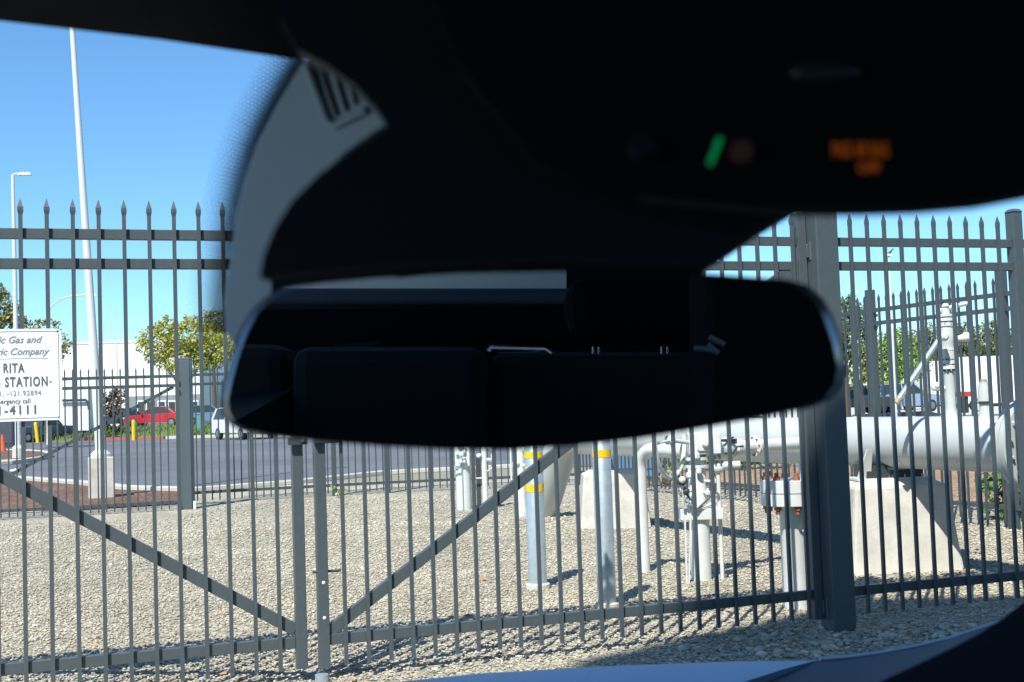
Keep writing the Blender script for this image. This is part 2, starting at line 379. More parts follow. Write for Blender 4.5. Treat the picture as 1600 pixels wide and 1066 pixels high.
# left leaf
tl1 = (tz(459, 900)[0] + tz(479, 900)[0]) / 2
lt0 = tl1 - 3.0
leafL = thing('gate_leaf', 'left leaf of the grey steel spear top gate, carrying the white sign', 'gate', FP(tl1, 0), 'steel gate leaves')
rails(leafL, lt0, tl1 - .03)
MB().box(FP(tl1, (Z_TOP + .05) / 2 + .01, .02), (.058, .058, Z_TOP - .07), AXF).build('stile', M_FENCE, leafL, bevel=.004)
MB().box(FP(lt0, (Z_TOP + .05) / 2 + .01, .02), (.058, .058, Z_TOP - .07), AXF).build('stile', M_FENCE, leafL, bevel=.004)
pk = pickets(leafL, [-2.54 + SP * i for i in range(-12, 11)])
ta, za = tz(467, 985); tb, zb = tz(0, 742)
sl_ = (zb - za) / (tb - ta); te = lt0 + .03
MB().bar(FP(tl1 - .03, za, .028), FP(te, za + sl_ * (te - ta), .028), .034, .062).build('brace', M_FENCE, leafL, bevel=.003)
# right leaf
tr0 = (tz(494, 850)[0] + tz(512, 850)[0]) / 2
tr1 = tz(1272, 800)[0]
leafR = thing('gate_leaf', 'right leaf of the grey steel spear top gate, hinged on the wide gate post', 'gate', FP(tr0, 0), 'steel gate leaves')
rails(leafR, tr0 + .03, tr1 - .03)
for t in (tr0, tr1): MB().box(FP(t, (Z_TOP + .05) / 2 + .005, .02), (.058, .058, Z_TOP - .06), AXF).build('stile', M_FENCE, leafR, bevel=.004)
pickets(leafR, [-.975 + .1208 * k for k in range(24)], pk)
ta, za = tz(517, 988); tb, zb = tz(1255, 418)
MB().bar(FP(tr0 + .03, za, .028), FP(tr1 - .03, zb + .02, .028), .034, .062).build('brace', M_FENCE, leafR, bevel=.003)
for py in (910, 965):
    z = tz(509, py)[1]; MB().lathe(FP(tr0 + .002, z, -.007), [(0, .009), (.004, .009), (.006, .005)], 10, -FN).build('bolt', M_SIGN, leafR)
z = tz(520, 893)[1]
MB().tube(FP(tr0 - .05, z, .02), FP(tr0 + .10, z, .02), .007, n=8).build('slide_bolt', M_DARK, leafR)
zl = tz(478, 692)[1]
lt = MB(); lt.box(FP(tr0 + .03, zl + .02, -.03), (.13, .03, .05), AXF); lt.box(FP(tr0 + .06, zl + .07, -.03), (.05, .05, .14), AXF); lt.build('latch', M_DARK, leafR, bevel=.004)
lt = MB(); lt.box(FP(tl1 - .0, zl + .01, -.03), (.10, .03, .035), AXF); lt.ball(FP(tl1 + .025, zl + .01, -.05), .012); lt.build('latch_hook', M_DARK, leafL)
MB().tube(FP(tr0 - .005, .0, -.0), FP(tr0 - .005, .06, -.0), .008, n=8).build('drop_rod', M_DARK, leafR)
sk = G(503, 1066); MB().lathe((sk.x, sk.y, -.01), [(0, .035), (.05, .035), (.05, .025)], 12).build('ground_socket', M_GALV, leafR)
# hinges
for py in (393, 950):
    t, z = tz(1271, py)
    h = MB(); h.box(FP(tr1 + .045, z, -.0), (.05, .045, .085), AXF); h.tube(FP(tr1 + .045, z - .055, -.03), FP(tr1 + .045, z + .055, -.03), .014, n=10)
    h.build('hinge', M_FENCE, leafR, bevel=.003)
# corner gusset near the top hinge
z = tz(1250, 420)[1]
MB().prism([FP(tr1 - .03, z - .14, .0), FP(tr1 - .03, z + .04, .0), FP(tr1 - .17, z - .10, .0)], FN * .006).build('gusset', M_FENCE, leafR)
# gate post
tp = (tz(1287, 960)[0] + tz(1341, 990)[0]) / 2 - .035
gp = thing('gate_post', 'wide square dark steel gate post standing in the gravel between gate leaf and fence panel', 'gate post', FP(tp, 0, .03))
g = MB(); g.box(FP(tp, 1.32, -.03), (.152, .152, 2.66), AXF); g.build('post_tube', M_FENCE, gp, bevel=.008)
g = MB(); g.frus(FP(tp, 2.65, -.03), (.165, .165), (.10, .10), .03, AXF); g.build('post_cap', M_FENCE, gp, bevel=.003)
# fixed panel right and end post
pan = thing('picket_fence', 'fixed grey spear top fence panel right of the gate, before the big white pipe', 'fence', FP(tp + .09, 0))
tpe = tz(1592, 700)[0] + .075
rails(pan, tp + .08, tpe - .03)
pkn = picket_mesh('picket', Z_TOP - Z_P0, PW, M_FENCE, pan, FP(2.21, Z_P0, -.004), AXF, 1.12)
pickets(pan, [2.21 + (3.31 - 2.21) / 9 * i for i in range(1, 10)], pkn)
ep = thing('fence_post', 'grey square fence post at the right edge, beside the spear top panel', 'fence post', FP(tpe, 0, .02))
g = MB(); g.box(FP(tpe, 1.27, .02), (.076, .076, 2.54), AXF); g.build('post_tube', M_FENCE, ep, bevel=.006)
g = MB(); g.frus(FP(tpe, 2.54, .02), (.084, .084), (.05, .05), .02, AXF); g.build('post_cap', M_FENCE, ep)
pan2 = thing('picket_fence', 'fixed grey spear top fence panel at the far right edge beyond the end post', 'fence', FP(tpe + .05, 0))
rails(pan2, tpe + .045, tpe + 1.9); pickets(pan2, [tpe + .125 + SP * i for i in range(14)], pkn)

# the sign: letters on its face
s_tr = tz(97, 514); s_br = tz(97, 656)
sx1 = (s_tr[0] + s_br[0]) / 2; sz1 = s_tr[1]; sz0 = s_br[1]
SWd = .62; sx0 = sx1 - SWd; SO = -.03
sg = thing('sign', 'white metal site sign with rounded corners and dark lettering fixed to the left gate leaf', 'sign', FP((sx0 + sx1) / 2, sz0, SO))
def rrect(x0, x1, z0, z1, r, off, n=6):
    P = []
    for cx, cz, a0 in ((x1 - r, z1 - r, 0), (x0 + r, z1 - r, 90), (x0 + r, z0 + r, 180), (x1 - r, z0 + r, 270)):
        for k in range(n + 1):
            a = R(a0 + 90 * k / n); P.append(FP(cx + r * math.cos(a), cz + r * math.sin(a), off))
    return P
b = MB(); b.prism(rrect(sx0, sx1, sz0, sz1, .022, SO), FN * .003); b.build('sign_plate', M_SIGN, sg)
b = MB(); o_ = rrect(sx0 + .012, sx1 - .012, sz0 + .012, sz1 - .012, .018, SO - .001); i_ = rrect(sx0 + .0145, sx1 - .0145, sz0 + .0145, sz1 - .0145, .016, SO - .001)
n_ = len(o_); b.add(o_ + i_, [(i, (i + 1) % n_, n_ + (i + 1) % n_, n_ + i) for i in range(n_)]); b.build('border_line', M_INK, sg, fix=False)
def sign_text(body, rpx, bpy_, cap_px, m, **kw):
    t, z = tz(rpx, bpy_); pp = F_PX / FP(t).y
    size = cap_px / pp / .70
    vs, fs = text(body, size, right=0, **kw)
    b = MB(); b.add([FP(t + v.x, z + v.y, SO - .0016 - v.z * .2) for v in vs], fs); b.build('lettering', m, sg, fix=False)
sign_text('Pacific Gas and', 67, 536, 10.5, M_INK2, shear=.35, bold=.0006, sx=.98)
sign_text('Electric Company', 78, 554, 10.5, M_INK2, shear=.35, bold=.0006, sx=.95)
sign_text('SANTA RITA', 39, 582, 14, M_INK, bold=.0018, sx=.62, spacing=1.22)
sign_text('METERING STATION', 75, 603, 14.5, M_INK, bold=.0018, sx=.62, spacing=1.22)
sign_text('37.6921, -121.92894', 65, 617.5, 7.5, M_INK2, bold=.0003, sx=.92, spacing=1.12)
sign_text('For emergency call', 48, 630, 7.5, M_INK, bold=.0003, sx=.80, spacing=1.05)
sign_text('1-800-811-4111', 57, 646.5, 13.5, M_INK, bold=.0014, sx=.90, spacing=1.25)
ta, za = tz(75, 560); b = MB(); b.box(FP(ta - .26, za, SO - .001), (.52, .0006, .0016), AXF); b.build('rule_line', M_INK2, sg)
for px, py in ((90, 517), (92, 651), (79, 596)):
    t, z = tz(px, py); MB().lathe(FP(t, z, SO), [(0, .006), (.003, .0055), (.004, .003)], 10, -FN).build('rivet', M_GALV, sg)
for z in (sz0 + .05, sz1 - .05):
    MB().box(FP(sx0 + .3, z, SO + .009), (.5, .01, .03), AXF).build('bracket', M_GALV, sg)

# ================================================================== BACK FENCES
def back_fence(name, label, P0, P1, H, zr, posts, spc=.118, pz=.04, m=M_FENCE_B, post_h=.06, pwid=.020, postw=.075, brace=None):
    root = thing(name, label, 'fence' if name == 'fence' else 'gate', (P0.x, P0.y, 0))
    d = (P1 - P0); L = d.length; d.normalize(); nn = V(-d.y, d.x, 0)
    if nn.y < 0: nn = -nn
    ax = (d, nn, V(0, 0, 1))
    for z in zr: MB().box(P0 + d * (L / 2) + V(0, 0, z) + nn * .02, (L, .034, .045), ax).build('rail', m, root)
    first = None; N = int(L / spc); k = 0
    for i in range(N):
        if k >= 98: break
        p = P0 + d * ((i + .5) * spc)
        if any(abs((i + .5) * spc - q) < .06 for q in posts): continue
        k += 1
        if first is None: first = picket_mesh('picket', H - pz, pwid, m, root, p + V(0, 0, pz), ax, 1.15)
        else: dup_part(first, root, p + V(0, 0, pz) - root.location)
    for q in posts:
        MB().box(P0 + d * q + V(0, 0, (H + post_h) / 2) + nn * .02, (postw, postw, H + post_h), ax).build('post', m, root, bevel=.004)
    if brace:
        MB().bar(P0 + d * brace[0] + nn * .03 + V(0, 0, brace[1]), P0 + d * brace[2] + nn * .03 + V(0, 0, brace[3]), .03, .05).build('brace', m, root)
    return root
pA = G(293, 795); pA0 = G(-330, 830)
gl = (G(280, 796) - pA0)
bl = back_fence('gate_leaf', 'far grey gate leaf with a diagonal brace, in front of the mulch bed', pA0, G(280, 797), 2.15, (2.0, 1.86, .12), [], .111, .02, brace=(gl.length * .50, .5, gl.length - .05, 1.84))
MB().bar(pA0 + gl.normalized() * (gl.length * .50) + V(0, .03, .5), pA0 + gl.normalized() * .1 + V(0, .03, .12), .03, .05).build('brace', M_FENCE_B, bl)
bp = thing('gate_post', 'far square grey gate post at the corner of the back fence, left of the mirror', 'gate post', pA)
g = MB(); g.box(pA + V(0, 0, 1.12), (.19, .19, 2.26)); g.build('post_tube', M_FENCE, bp, bevel=.01)
g = MB(); g.frus(pA + V(0, 0, 2.25), (.20, .20), (.12, .12), .03); g.build('post_cap', M_FENCE, bp)
for dx in (-.07, .16):
    MB().box(pA + V(dx - .02, -.11, .06), (.035, .03, .12)).build('base_sleeve', M_SIGN, bp)
pB0 = G(303, 787); pB = G(607, 770); pC0 = G(905, 757)
dB = (pB - pB0).length
q1 = (G(524, 775) - pB0).length
back_fence('fence', 'far grey spear top fence between the gravel yard and the dark parking lot', pB0, pB, 2.2, (2.05, 1.9, .17), [q1, dB], .116)
back_fence('fence', 'far grey spear top fence behind the concrete pier, right of its line post', pB, pC0, 2.3, (2.15, 2.0, .17), [(pC0 - pB).length], .116)
pD = G(1575, 826); pE = pD + (pD - pC0).normalized() * 3.2
L1 = (pD - pC0).length
dS = (pD - pC0).normalized()
def along(px):   # distance from pC0 along side fence where it crosses column px
    best = min(((abs(800 + F_PX * (pC0 + dS * s).x / (pC0 + dS * s).y - px), s) for s in [i * .02 for i in range(600)]), key=lambda q: q[0]); return best[1]
back_fence('fence', 'side fence of grey spear top pickets running behind the big white pipe', pC0, pE, 2.52, (2.34, 2.19, .21), [along(1360), along(1568)], .122, .07, postw=.085)

# ================================================================== PIPEWORK
def arc(p_prev, corner, p_next, r, n=7):
    a = (p_prev - corner).normalized(); c = (p_next - corner).normalized()
    ang = a.angle(c); tlen = r / math.tan(ang / 2); s = corner + a * tlen; e = corner + c * tlen
    ctr = corner + (a + c).normalized() * (r / math.sin(ang / 2)); v0 = s - ctr; v1 = e - ctr; out = []
    th = v0.angle(v1)
    for i in range(n + 1):
        k = i / n; out.append(ctr + (v0 * math.sin((1 - k) * th) + v1 * math.sin(k * th)) / math.sin(th))
    return out
g1 = G(1330, 897); g2 = G(1505, 889)            # base corners of the near pier
dpier = (g2 - g1).normalized(); npier = V(-dpier.y, dpier.x, 0)
PRc = (g1 + g2) / 2 + npier * .28
PLc = G(950, 826) + V(.05, .32, 0)
pd = (PLc - PRc).normalized()
pd = V(pd.x, pd.y, 0).normalized()
zc = D(1418, 690, PRc.y).z; PR_ = .205
def PP(s, z=zc): return V(PRc.x, PRc.y, z) + pd * s     # s metres along the pipe away from the camera
LP = (PLc - PRc).length
bend = PP(LP + 1.0); foot = G(832, 803)
pl = thing('gas_pipeline', 'thick white gas pipe on concrete piers running behind the gate and diving into the gravel', 'pipeline', V(foot.x, foot.y, 0))
near = PP(-1.38)
pts = [near, PP(-.6), PP(0), PP(LP * .5)] + arc(PP(LP * .5), bend, foot + V(0, 0, -.3), .5) + [foot + V(0, 0, -.3)]
MB().path(pts, PR_, 32).build('main_pipe', M_PIPE, pl)
for s in (.36, -.28, -1.22, LP * .62):   # weld seams
    MB().lathe(PP(s - .006), [(0, PR_ + .0005), (.004, PR_ + .004), (.008, PR_ + .004), (.012, PR_ + .0005)], 32, pd).build('weld_seam', M_PIPE2, pl)
# flanged valve at the right edge
def flange(c, axis, r, th, m, parent, bolts=12, boltr=.016, boltm=None, bolen=.05, name='flange'):
    MB().lathe(c - axis * th, [(0, r * .97), (.004, r), (th - .003, r), (th - .0025, r * .93), (th + .0025, r * .93), (th + .003, r), (2 * th - .004, r), (2 * th, r * .97)], 36, axis).build(name, m, parent)
    u = axis.orthogonal().normalized(); v = axis.cross(u)
    for i in range(bolts):
        a = 2 * math.pi * i / bolts; p = c + (u * math.cos(a) + v * math.sin(a)) * (r * .82)
        bb = MB(); bb.lathe(p - axis * (th + bolen * .5), [(0, boltr * .6), (bolen * .25, boltr * .6), (bolen * .25, boltr), (bolen * .5, boltr), (bolen * .5 + 2 * th, boltr), (bolen * .75 + 2 * th, boltr), (bolen * .75 + 2 * th, boltr * .6), (bolen + 2 * th, boltr * .6)], 6, axis)
        bb.build('bolt', boltm or m, parent)
flange(PP(-1.42), pd, .33, .05, M_PIPE, pl, 14, .02)
MB().ball(PP(-1.85), (.36, .36, .36), 20, 12).build('valve_body', M_PIPE, pl)
MB().tube(PP(-2.1), PP(-4.0), PR_, n=28).build('main_pipe', M_PIPE, pl)
# concrete piers
axp = (dpier, npier, V(0, 0, 1))
def pier(label, c, ax, w0, w1, d0, d1, h, clampz, grp='concrete pipe piers'):
    r = thing('concrete_pier', label, 'pier', V(c.x, c.y, 0), grp)
    MB().frus(c + V(0, 0, -.03), (w0, d0), (w1, d1), h, ax).build('pier_block', M_CONC, r, bevel=.025)
    MB().frus(c + V(0, 0, h - .032), (w1 - .06, d1 - .05), (w1 - .16, d1 - .14), .035, ax).build('grout_pad', M_CONC, r, bevel=.01)
    return r
hR = D(1410, 752, PRc.y - .28).z
w0 = (g2 - g1).length
p1 = pier('big tapered pale concrete pier under the white pipe, right of the gate post', PRc, axp, w0, w0 * .84, .66, .5, hR, None)
axl = (V(1, 0, 0), V(0, 1, 0), V(0, 0, 1))
hL = D(950, 737, PLc.y - .3).z
wl = 100 / ppm(PLc.y - .3)
pier('far concrete pier behind the galvanised bollards, partly under the mirror', PLc + V(.04, 0, 0), axl, wl + .08, wl - .04, .6, .5, hL, None)
pier('concrete pier at the right edge beyond the flanged valve', PP(-3.2, 0), axp, .9, .75, .66, .5, hR, None)
# saddle on near pier
def saddle(c, ax, zp, parent):
    s = MB(); hgt = zc - PR_ * .2 - zp
    s.prism([c - ax[0] * .30 - ax[1] * .10 + V(0, 0, zp), c - ax[0] * .19 - ax[1] * .10 + V(0, 0, zp), c - ax[0] * .20 - ax[1] * .2 + V(0, 0, zp + hgt), c - ax[0] * .24 - ax[1] * .2 + V(0, 0, zp + hgt)], ax[1] * .03)
    s.box(c + V(0, 0, zp + .012), (.62, .3, .016), ax)
    s.build('saddle_plate', M_PIPE2, parent)
    for i, q in enumerate((-.12, -.02, .08, .22)):
        bb = MB(); bb.lathe(c + ax[0] * q - ax[1] * .11 + V(0, 0, zp), [(0, .012), (.02, .012), (.02, .022), (.045, .022), (.045, .012), (.09, .012)], 8); bb.build('anchor_bolt', M_GALV, parent)
    cl = MB(); cl.box(c + ax[0] * .02 - ax[1] * .12 + V(0, 0, zp + .09), (.16, .02, .02), ax); cl.box(c - ax[0] * .05 - ax[1] * .12 + V(0, 0, zp + .06), (.02, .02, .09), ax); cl.build('clamp', M_GALV, parent)
    MB().box(c + ax[1] * .02 + V(0, 0, zp + .07), (.46, .3, .10), ax).build('rubber_pad', M_DARK, parent)
saddle(PRc, axp, hR, p1)
# stand-offs on pipe: tall valve riser at x 1482
def s_at(px):
    best = min(((abs(800 + F_PX * (PP(s).x) / PP(s).y - px), s) for s in [i * .01 - 3 for i in range(900)]), key=lambda q: q[0]); return best[1]
s1 = s_at(1480); c1 = PP(s1); Y1 = c1.y
rz = lambda py, px=1482: D(px, py, Y1).z
rv = thing('valve_riser', 'tall white valve stack standing on top of the big pipe with a slanted lever pipe', 'valve', V(c1.x, c1.y, zc + PR_ * .9))
MB().lathe(V(c1.x, c1.y, zc + PR_ * .85), [(0, .075), (.05, .048), (.09, .038), (rz(580) - zc - PR_ * .85, .038)], 18).build('riser_pipe', M_PIPE, rv)
for pyb, pyt, rr in ((577, 571, .060), (569, 563, .060), (548, 545, .056), (510, 504, .058), (502, 497, .062), (495, 491, .062)):
    MB().lathe(V(c1.x, c1.y, rz(pyb)), [(0, rr), (rz(pyt) - rz(pyb), rr)], 22).build('flange', M_PIPE2, rv)
for pyb in (580, 570, 509):
    for i in range(8):
        a = i * math.pi / 4 + .3; MB().tube(V(c1.x + math.cos(a) * .05, c1.y + math.sin(a) * .05, rz(pyb)), V(c1.x + math.cos(a) * .05, c1.y + math.sin(a) * .05, rz(pyb - 9)), .009, n=6).build('bolt', M_DARK, rv)
MB().lathe(V(c1.x, c1.y, rz(563)), [(0, .045), (.01, .054), (.07, .054), (.075, .049), (.13, .049), (.14, .053), (.2, .053), (rz(506) - rz(563) - .01, .050), (rz(506) - rz(563), .04)], 22).build('valve_body', M_PIPE2, rv)
MB().lathe(V(c1.x, c1.y, rz(492)), [(0, .03), (.03, .034), (.035, .02), (.06, .02), (.065, .03), (rz(474) - rz(492), .015)], 12).build('valve_stem', M_PIPE2, rv)
st = MB(); st.tube(V(c1.x - .06, c1.y, rz(486)), V(c1.x + .05, c1.y, rz(480)), .016, n=8); st.tube(V(c1.x + .1, c1.y, rz(478)), V(c1.x + .2, c1.y, rz(474)), .016, n=8); st.build('stem_nut', M_PIPE2, rv)
lv0 = D(1470, 527, Y1 - .1); lv1 = D(1401, 629, Y1 - .12)
MB().tube(lv0, lv1, .022, n=12).build('lever_pipe', M_GALV, rv)
MB().tube(lv1 + (lv0 - lv1) * -.01, lv1 + (lv0 - lv1) * .06, .0255, n=12).build('lever_end', M_BRASS, rv)
MB().lathe(D(1472, 527, Y1 - .12), [(0, .032), (.06, .032), (.08, .015)], 12, V(0, -1, 0)).build('lever_hub', M_PIPE2, rv)
vo_ = MB(); vo_.path([D(1488, 531, Y1), D(1500, 529, Y1 - .02), D(1512, 527, Y1 - .04), D(1520, 530, Y1 - .05)], [.02, .026, .04, .02], 10); vo_.tube(D(1508, 526, Y1 - .04), D(1507, 519, Y1 - .04), .012, n=8); vo_.build('vent_outlet', M_PIPE2, rv)
vo_ = MB(); vo_.tube(D(1456, 607, Y1), D(1476, 607, Y1), .02, n=10); vo_.ball(D(1463, 603, Y1), .03); vo_.build('side_tap', M_PIPE2, rv)
s2 = s_at(1534); c2 = PP(s2); Y2 = c2.y
rv2 = thing('capped_nozzle', 'short capped white nozzle on top of the big pipe near the right edge', 'nozzle', V(c2.x, c2.y, zc + PR_ * .9))
z_ = lambda py: D(1534, py, Y2).z
MB().lathe(V(c2.x, c2.y, zc + PR_ * .85), [(0, .065), (.05, .042), (z_(628) - zc - PR_ * .85, .040)], 18).build('nozzle_neck', M_PIPE, rv2)
MB().lathe(V(c2.x, c2.y, z_(628)), [(0, .046), (.004, .050), (z_(605) - z_(628), .044), (z_(600) - z_(628), .034), (z_(597) - z_(628), .034)], 20).build('nozzle_cap', M_PIPE, rv2)
MB().lathe(V(c2.x, c2.y, z_(597)), [(0, .026), (.02, .026)], 8).build('cap_plug', M_BRASS, rv2)
MB().lathe(V(c2.x, c2.y, z_(631)), [(0, .052), (.012, .052)], 18).build('gasket', M_DARK, rv2)

# side branch: elbow, run, valve with handwheel
be = G(1006, 893); zb_ = D(1095, 700, be.y - .2).z
bj = PP(s_at(1300)); bj = V(bj.x, bj.y, zb_)
vb = G(1098, 908) + V(0, .06, 0)
br = thing('branch_pipe', 'thin white branch pipe rising from the gravel by an elbow and joining the big pipe', 'pipe', V(be.x, be.y, 0))
run0 = V(vb.x, vb.y, zb_)
pts = [V(be.x, be.y, -.05), V(be.x, be.y, .4)] + arc(V(be.x, be.y, .4), V(be.x, be.y, zb_), run0, .17, 8) + [run0, V(bj.x, bj.y, zb_)]
MB().path(pts, .052, 20).build('pipe_run', M_PIPE2, br)
u_ = (V(bj.x, bj.y, zb_) - run0).normalized()
for px in (1130, 1166, 1188, 1196):
    q = (D(px, 690, vb.y) - run0); s = q.dot(u_)
    MB().lathe(run0 + u_ * (s - .03), [(0, .055), (.012, .072), (.048, .072), (.06, .055)], 20, u_).build('pipe_collar', M_PIPE2, br)
q = (D(1150, 690, vb.y) - run0).dot(u_)
MB().lathe(run0 + u_ * (q - .12), [(0, .06), (.04, .075), (.09, .07), (.12, .085), (.2, .085), (.24, .06)], 20, u_).build('check_valve', M_PIPE2, br)
tagp = run0 + u_ * (q + .07) + V(0, -.09, .055)
b = MB(); b.box(tagp, (.13, .006, .04)); b.build('name_tag', M_DARK, br)
vs, fs = text('OK INT', .034, sx=.9, bold=.001)
MB().add([tagp + V(v.x, -.0045, v.y - .012) for v in vs], fs).build('lettering', M_SIGN, br, fix=False)
wr = MB(); wr.path([run0 + u_ * (q - .12) + V(0, -.08, .04), run0 + u_ * (q - .05) + V(0, -.1, .075), run0 + u_ * (q + .02) + V(0, -.1, .06), run0 + u_ * (q + .12) + V(0, -.09, .085)], .008, 6); wr.build('cable', M_DARK, br)
MB().lathe(run0 + u_ * (q + .10) + V(0, 0, -.11), [(0, .022), (.06, .022)], 10).build('drain_plug', M_PIPE2, br)
for px in (1135, 1240):
    q_ = (D(px, 690, vb.y) - run0).dot(u_); flange(run0 + u_ * q_, u_, .085, .014, M_PIPE2, br, 8, .008, M_RUST if px > 1200 else M_DARK, .03)
for px in (1022, 1052):
    q_ = D(px, 700, be.y); MB().lathe(V(q_.x, be.y - .02, zb_) + (run0 - V(be.x, be.y, zb_)).normalized() * 0, [(-.012, .05), (-.008, .056), (.008, .056), (.012, .05)], 20, (run0 - V(be.x, be.y, zb_)).normalized()).build('weld_seam', M_PIPE2, br)
# valve post
vp = thing('valve_post', 'white upright valve post with a round handwheel and clamped legs', 'valve', V(vb.x, vb.y, 0))
VY = vb.y; zz = lambda py: D(1098, py, VY).z
MB().lathe(V(vb.x, vb.y, -.02), [(0, .079), (zz(806) + .02, .079)], 22).build('post_tube', M_PIPE2, vp)
MB().lathe(V(vb.x, vb.y, zz(806)), [(0, .076), (.02, .069), (zz(728) - zz(806), .067), (zz(718) - zz(806), .05), (zz(705) - zz(806), .05)], 22).build('upper_tube', M_PIPE2, vp)
vbx = MB(); vbx.box(V(vb.x + .06, vb.y, zb_ + .05), (.25, .17, .17)); vbx.box(V(vb.x + .06, vb.y - .09, zb_ + .05), (.12, .02, .12)); vbx.lathe(V(vb.x + .06, vb.y - .1, zb_ + .05), [(0, .03), (.02, .03), (.03, .015)], 12, V(0, -1, 0)); vbx.build('valve_box', M_PIPE2, vp, bevel=.018)
for k in range(6):
    MB().tube(V(vb.x - .03 + .04 * k, vb.y - .07, zb_ - .075), V(vb.x - .03 + .04 * k, vb.y - .07, zb_ - .045), .008, n=6).build('bolt', M_DARK, vp)
b = MB(); b.box(V(vb.x + .01, vb.y - .02, zz(802)), (.33, .17, .085)); b.build('clamp', M_PIPE2, vp, bevel=.006)
for px0, px1 in ((1066, 1074), (1075, 1077)):
    a0 = D(px0 + 1, 805, VY - .03); a1 = G(px1 - 1, 911)
    MB().bar(V(a1.x, a1.y, -.02), V(a0.x, a1.y, a0.z), .03, .012, V(1, 0, 0)).build('leg', M_PIPE2, vp)
a1 = G(1129, 905); a0 = D(1122, 735, a1.y)
MB().path([V(a1.x, a1.y, -.02), V(a0.x, a1.y, a0.z)], .0155, 12).build('side_tube', M_PIPE2, vp)
f = MB(); f.ball(V(a0.x, a1.y, a0.z + .02), (.055, .045, .045)); f.tube(V(a0.x, a1.y, a0.z + .035), V(a0.x + .17, a1.y - .02, a0.z + .04), .03, n=12); f.tube(V(a0.x + .10, a1.y, a0.z + .03), V(a0.x + .10, a1.y, a0.z + .10), .012, n=8)
f.build('elbow_fitting', M_PIPE2, vp)
f = MB(); f.path([V(a0.x + .05, a1.y - .03, a0.z + .13), V(a0.x + .12, a1.y - .03, a0.z + .13), V(a0.x + .15, a1.y - .03, a0.z + .18), V(a0.x + .2, a1.y - .03, a0.z + .18)], .008, 6); f.build('tap_handle', M_DARK, vp)
hc = D(1047, 688, VY - .20)
MB().torus(hc, V(.86, -.50, 0), .285, .017, 36, 8).build('handwheel', M_PIPE2, vp)
axw = V(.86, -.50, 0).normalized(); uu = axw.orthogonal().normalized(); vv_ = axw.cross(uu)
f = MB()
for k in range(3):
    a = k * 2.094 + .4; f.tube(hc, hc + (uu * math.cos(a) + vv_ * math.sin(a)) * .275, .011, n=8)
f.tube(hc, V(vb.x, vb.y, zb_ + .05), .018, n=10); f.lathe(hc - axw * .03, [(0, .035), (.06, .035)], 12, axw)
f.build('wheel_spokes', M_PIPE2, vp)
cc = MB()
for px, py, q in ((1078, 742, .03), (1092, 736, .024), (1106, 770, .022), (1080, 765, .02), (1116, 752, .02), (1088, 712, .03)):
    p = D(px, py, VY - .10); cc.lathe(p + V(0, 0, -q), [(0, q * .6), (q * .4, q), (q * 1.4, q), (q * 1.8, q * .5), (q * 2.6, q * .4)], 8); cc.tube(p, V(vb.x, vb.y, p.z), .01, n=6)
cc.build('needle_valves', M_PIPE2, vp)
for zq in (zz(716), zz(728)):
    MB().lathe(V(vb.x, vb.y, zq - .012), [(0, .095), (.022, .095)], 20).build('flange', M_PIPE2, vp)
# padlocked chain and cable cluster under the wheel
ch = MB(); c0 = D(1042, 735, VY - .22); c9 = D(1082, 790, VY - .15)
for k in range(11):
    p = c0.lerp(c9, k / 10) + V(0, 0, -.02 * math.sin(k / 10 * 3.14)); ch.torus(p, V(1, .2 * (k % 2), 0) if k % 2 else V(0, 1, .3), .02, .006, 10, 5)
ch.build('chain', M_GALV, vp)
b = MB(); b.torus(D(1043, 747, VY - .23), V(0, 1, 0), .05, .01, 16, 6); b.build('chain_ring', M_BRASS, vp)
b = MB(); b.box(D(1062, 752, VY - .2), (.05, .03, .05)); b.ball(D(1066, 752, VY - .2), .035); b.ball(D(1072, 768, VY - .18), .028); b.build('padlock', M_DARK, vp, bevel=.005)
b = MB(); b.ball(D(1066, 750, VY - .22), .028); b.tube(D(1066, 750, VY - .2), D(1068, 790, VY - .15), .012, n=8); b.path([D(1074, 790, VY - .1), D(1082, 800, VY - .12), D(1092, 794, VY - .12), D(1106, 790, VY - .1), D(1118, 784, VY - .08)], .012, 8); b.build('small_tubing', M_PIPE2, vp)
b = MB(); b.path([D(1060, 742, VY - .18), D(1072, 770, VY - .18), D(1088, 796, VY - .14), D(1100, 786, VY - .12), D(1110, 776, VY - .1)], .009, 6); b.build('cable', M_DARK, vp)
# flanged stub with rusty bolts
fb = G(1250, 952) + V(0, .1, 0); FY = fb.y
fs_ = thing('flanged_stub', 'short white pipe stub topped by a flange with rusty orange bolts beside the gate post', 'pipe stub', V(fb.x, fb.y, 0))
zf = lambda py: D(1250, py, FY).z
MB().lathe(V(fb.x, fb.y, -.02), [(0, .085), (zf(800) + .02, .085), (zf(788) + .02, .10)], 24).build('stub_pipe', M_PIPE2, fs_)
flange(V(fb.x, fb.y, (zf(788) + zf(748)) / 2), V(0, 0, 1), .205, (zf(748) - zf(788)) / 2, M_PIPE2, fs_, 8, .024, M_RUST, .10)
MB().path([V(fb.x + .1, fb.y - .09, -.02), V(fb.x + .1, fb.y - .09, zf(850)), V(fb.x + .06, fb.y - .11, zf(825))], .025, 10).build('side_tube', M_PIPE, fs_)
MB().tube(V(fb.x + .07, fb.y - .02, zf(750)), V(fb.x + .07, fb.y - .02, zf(720)), .018, n=10).build('bleed_tube', M_GALV, fs_)

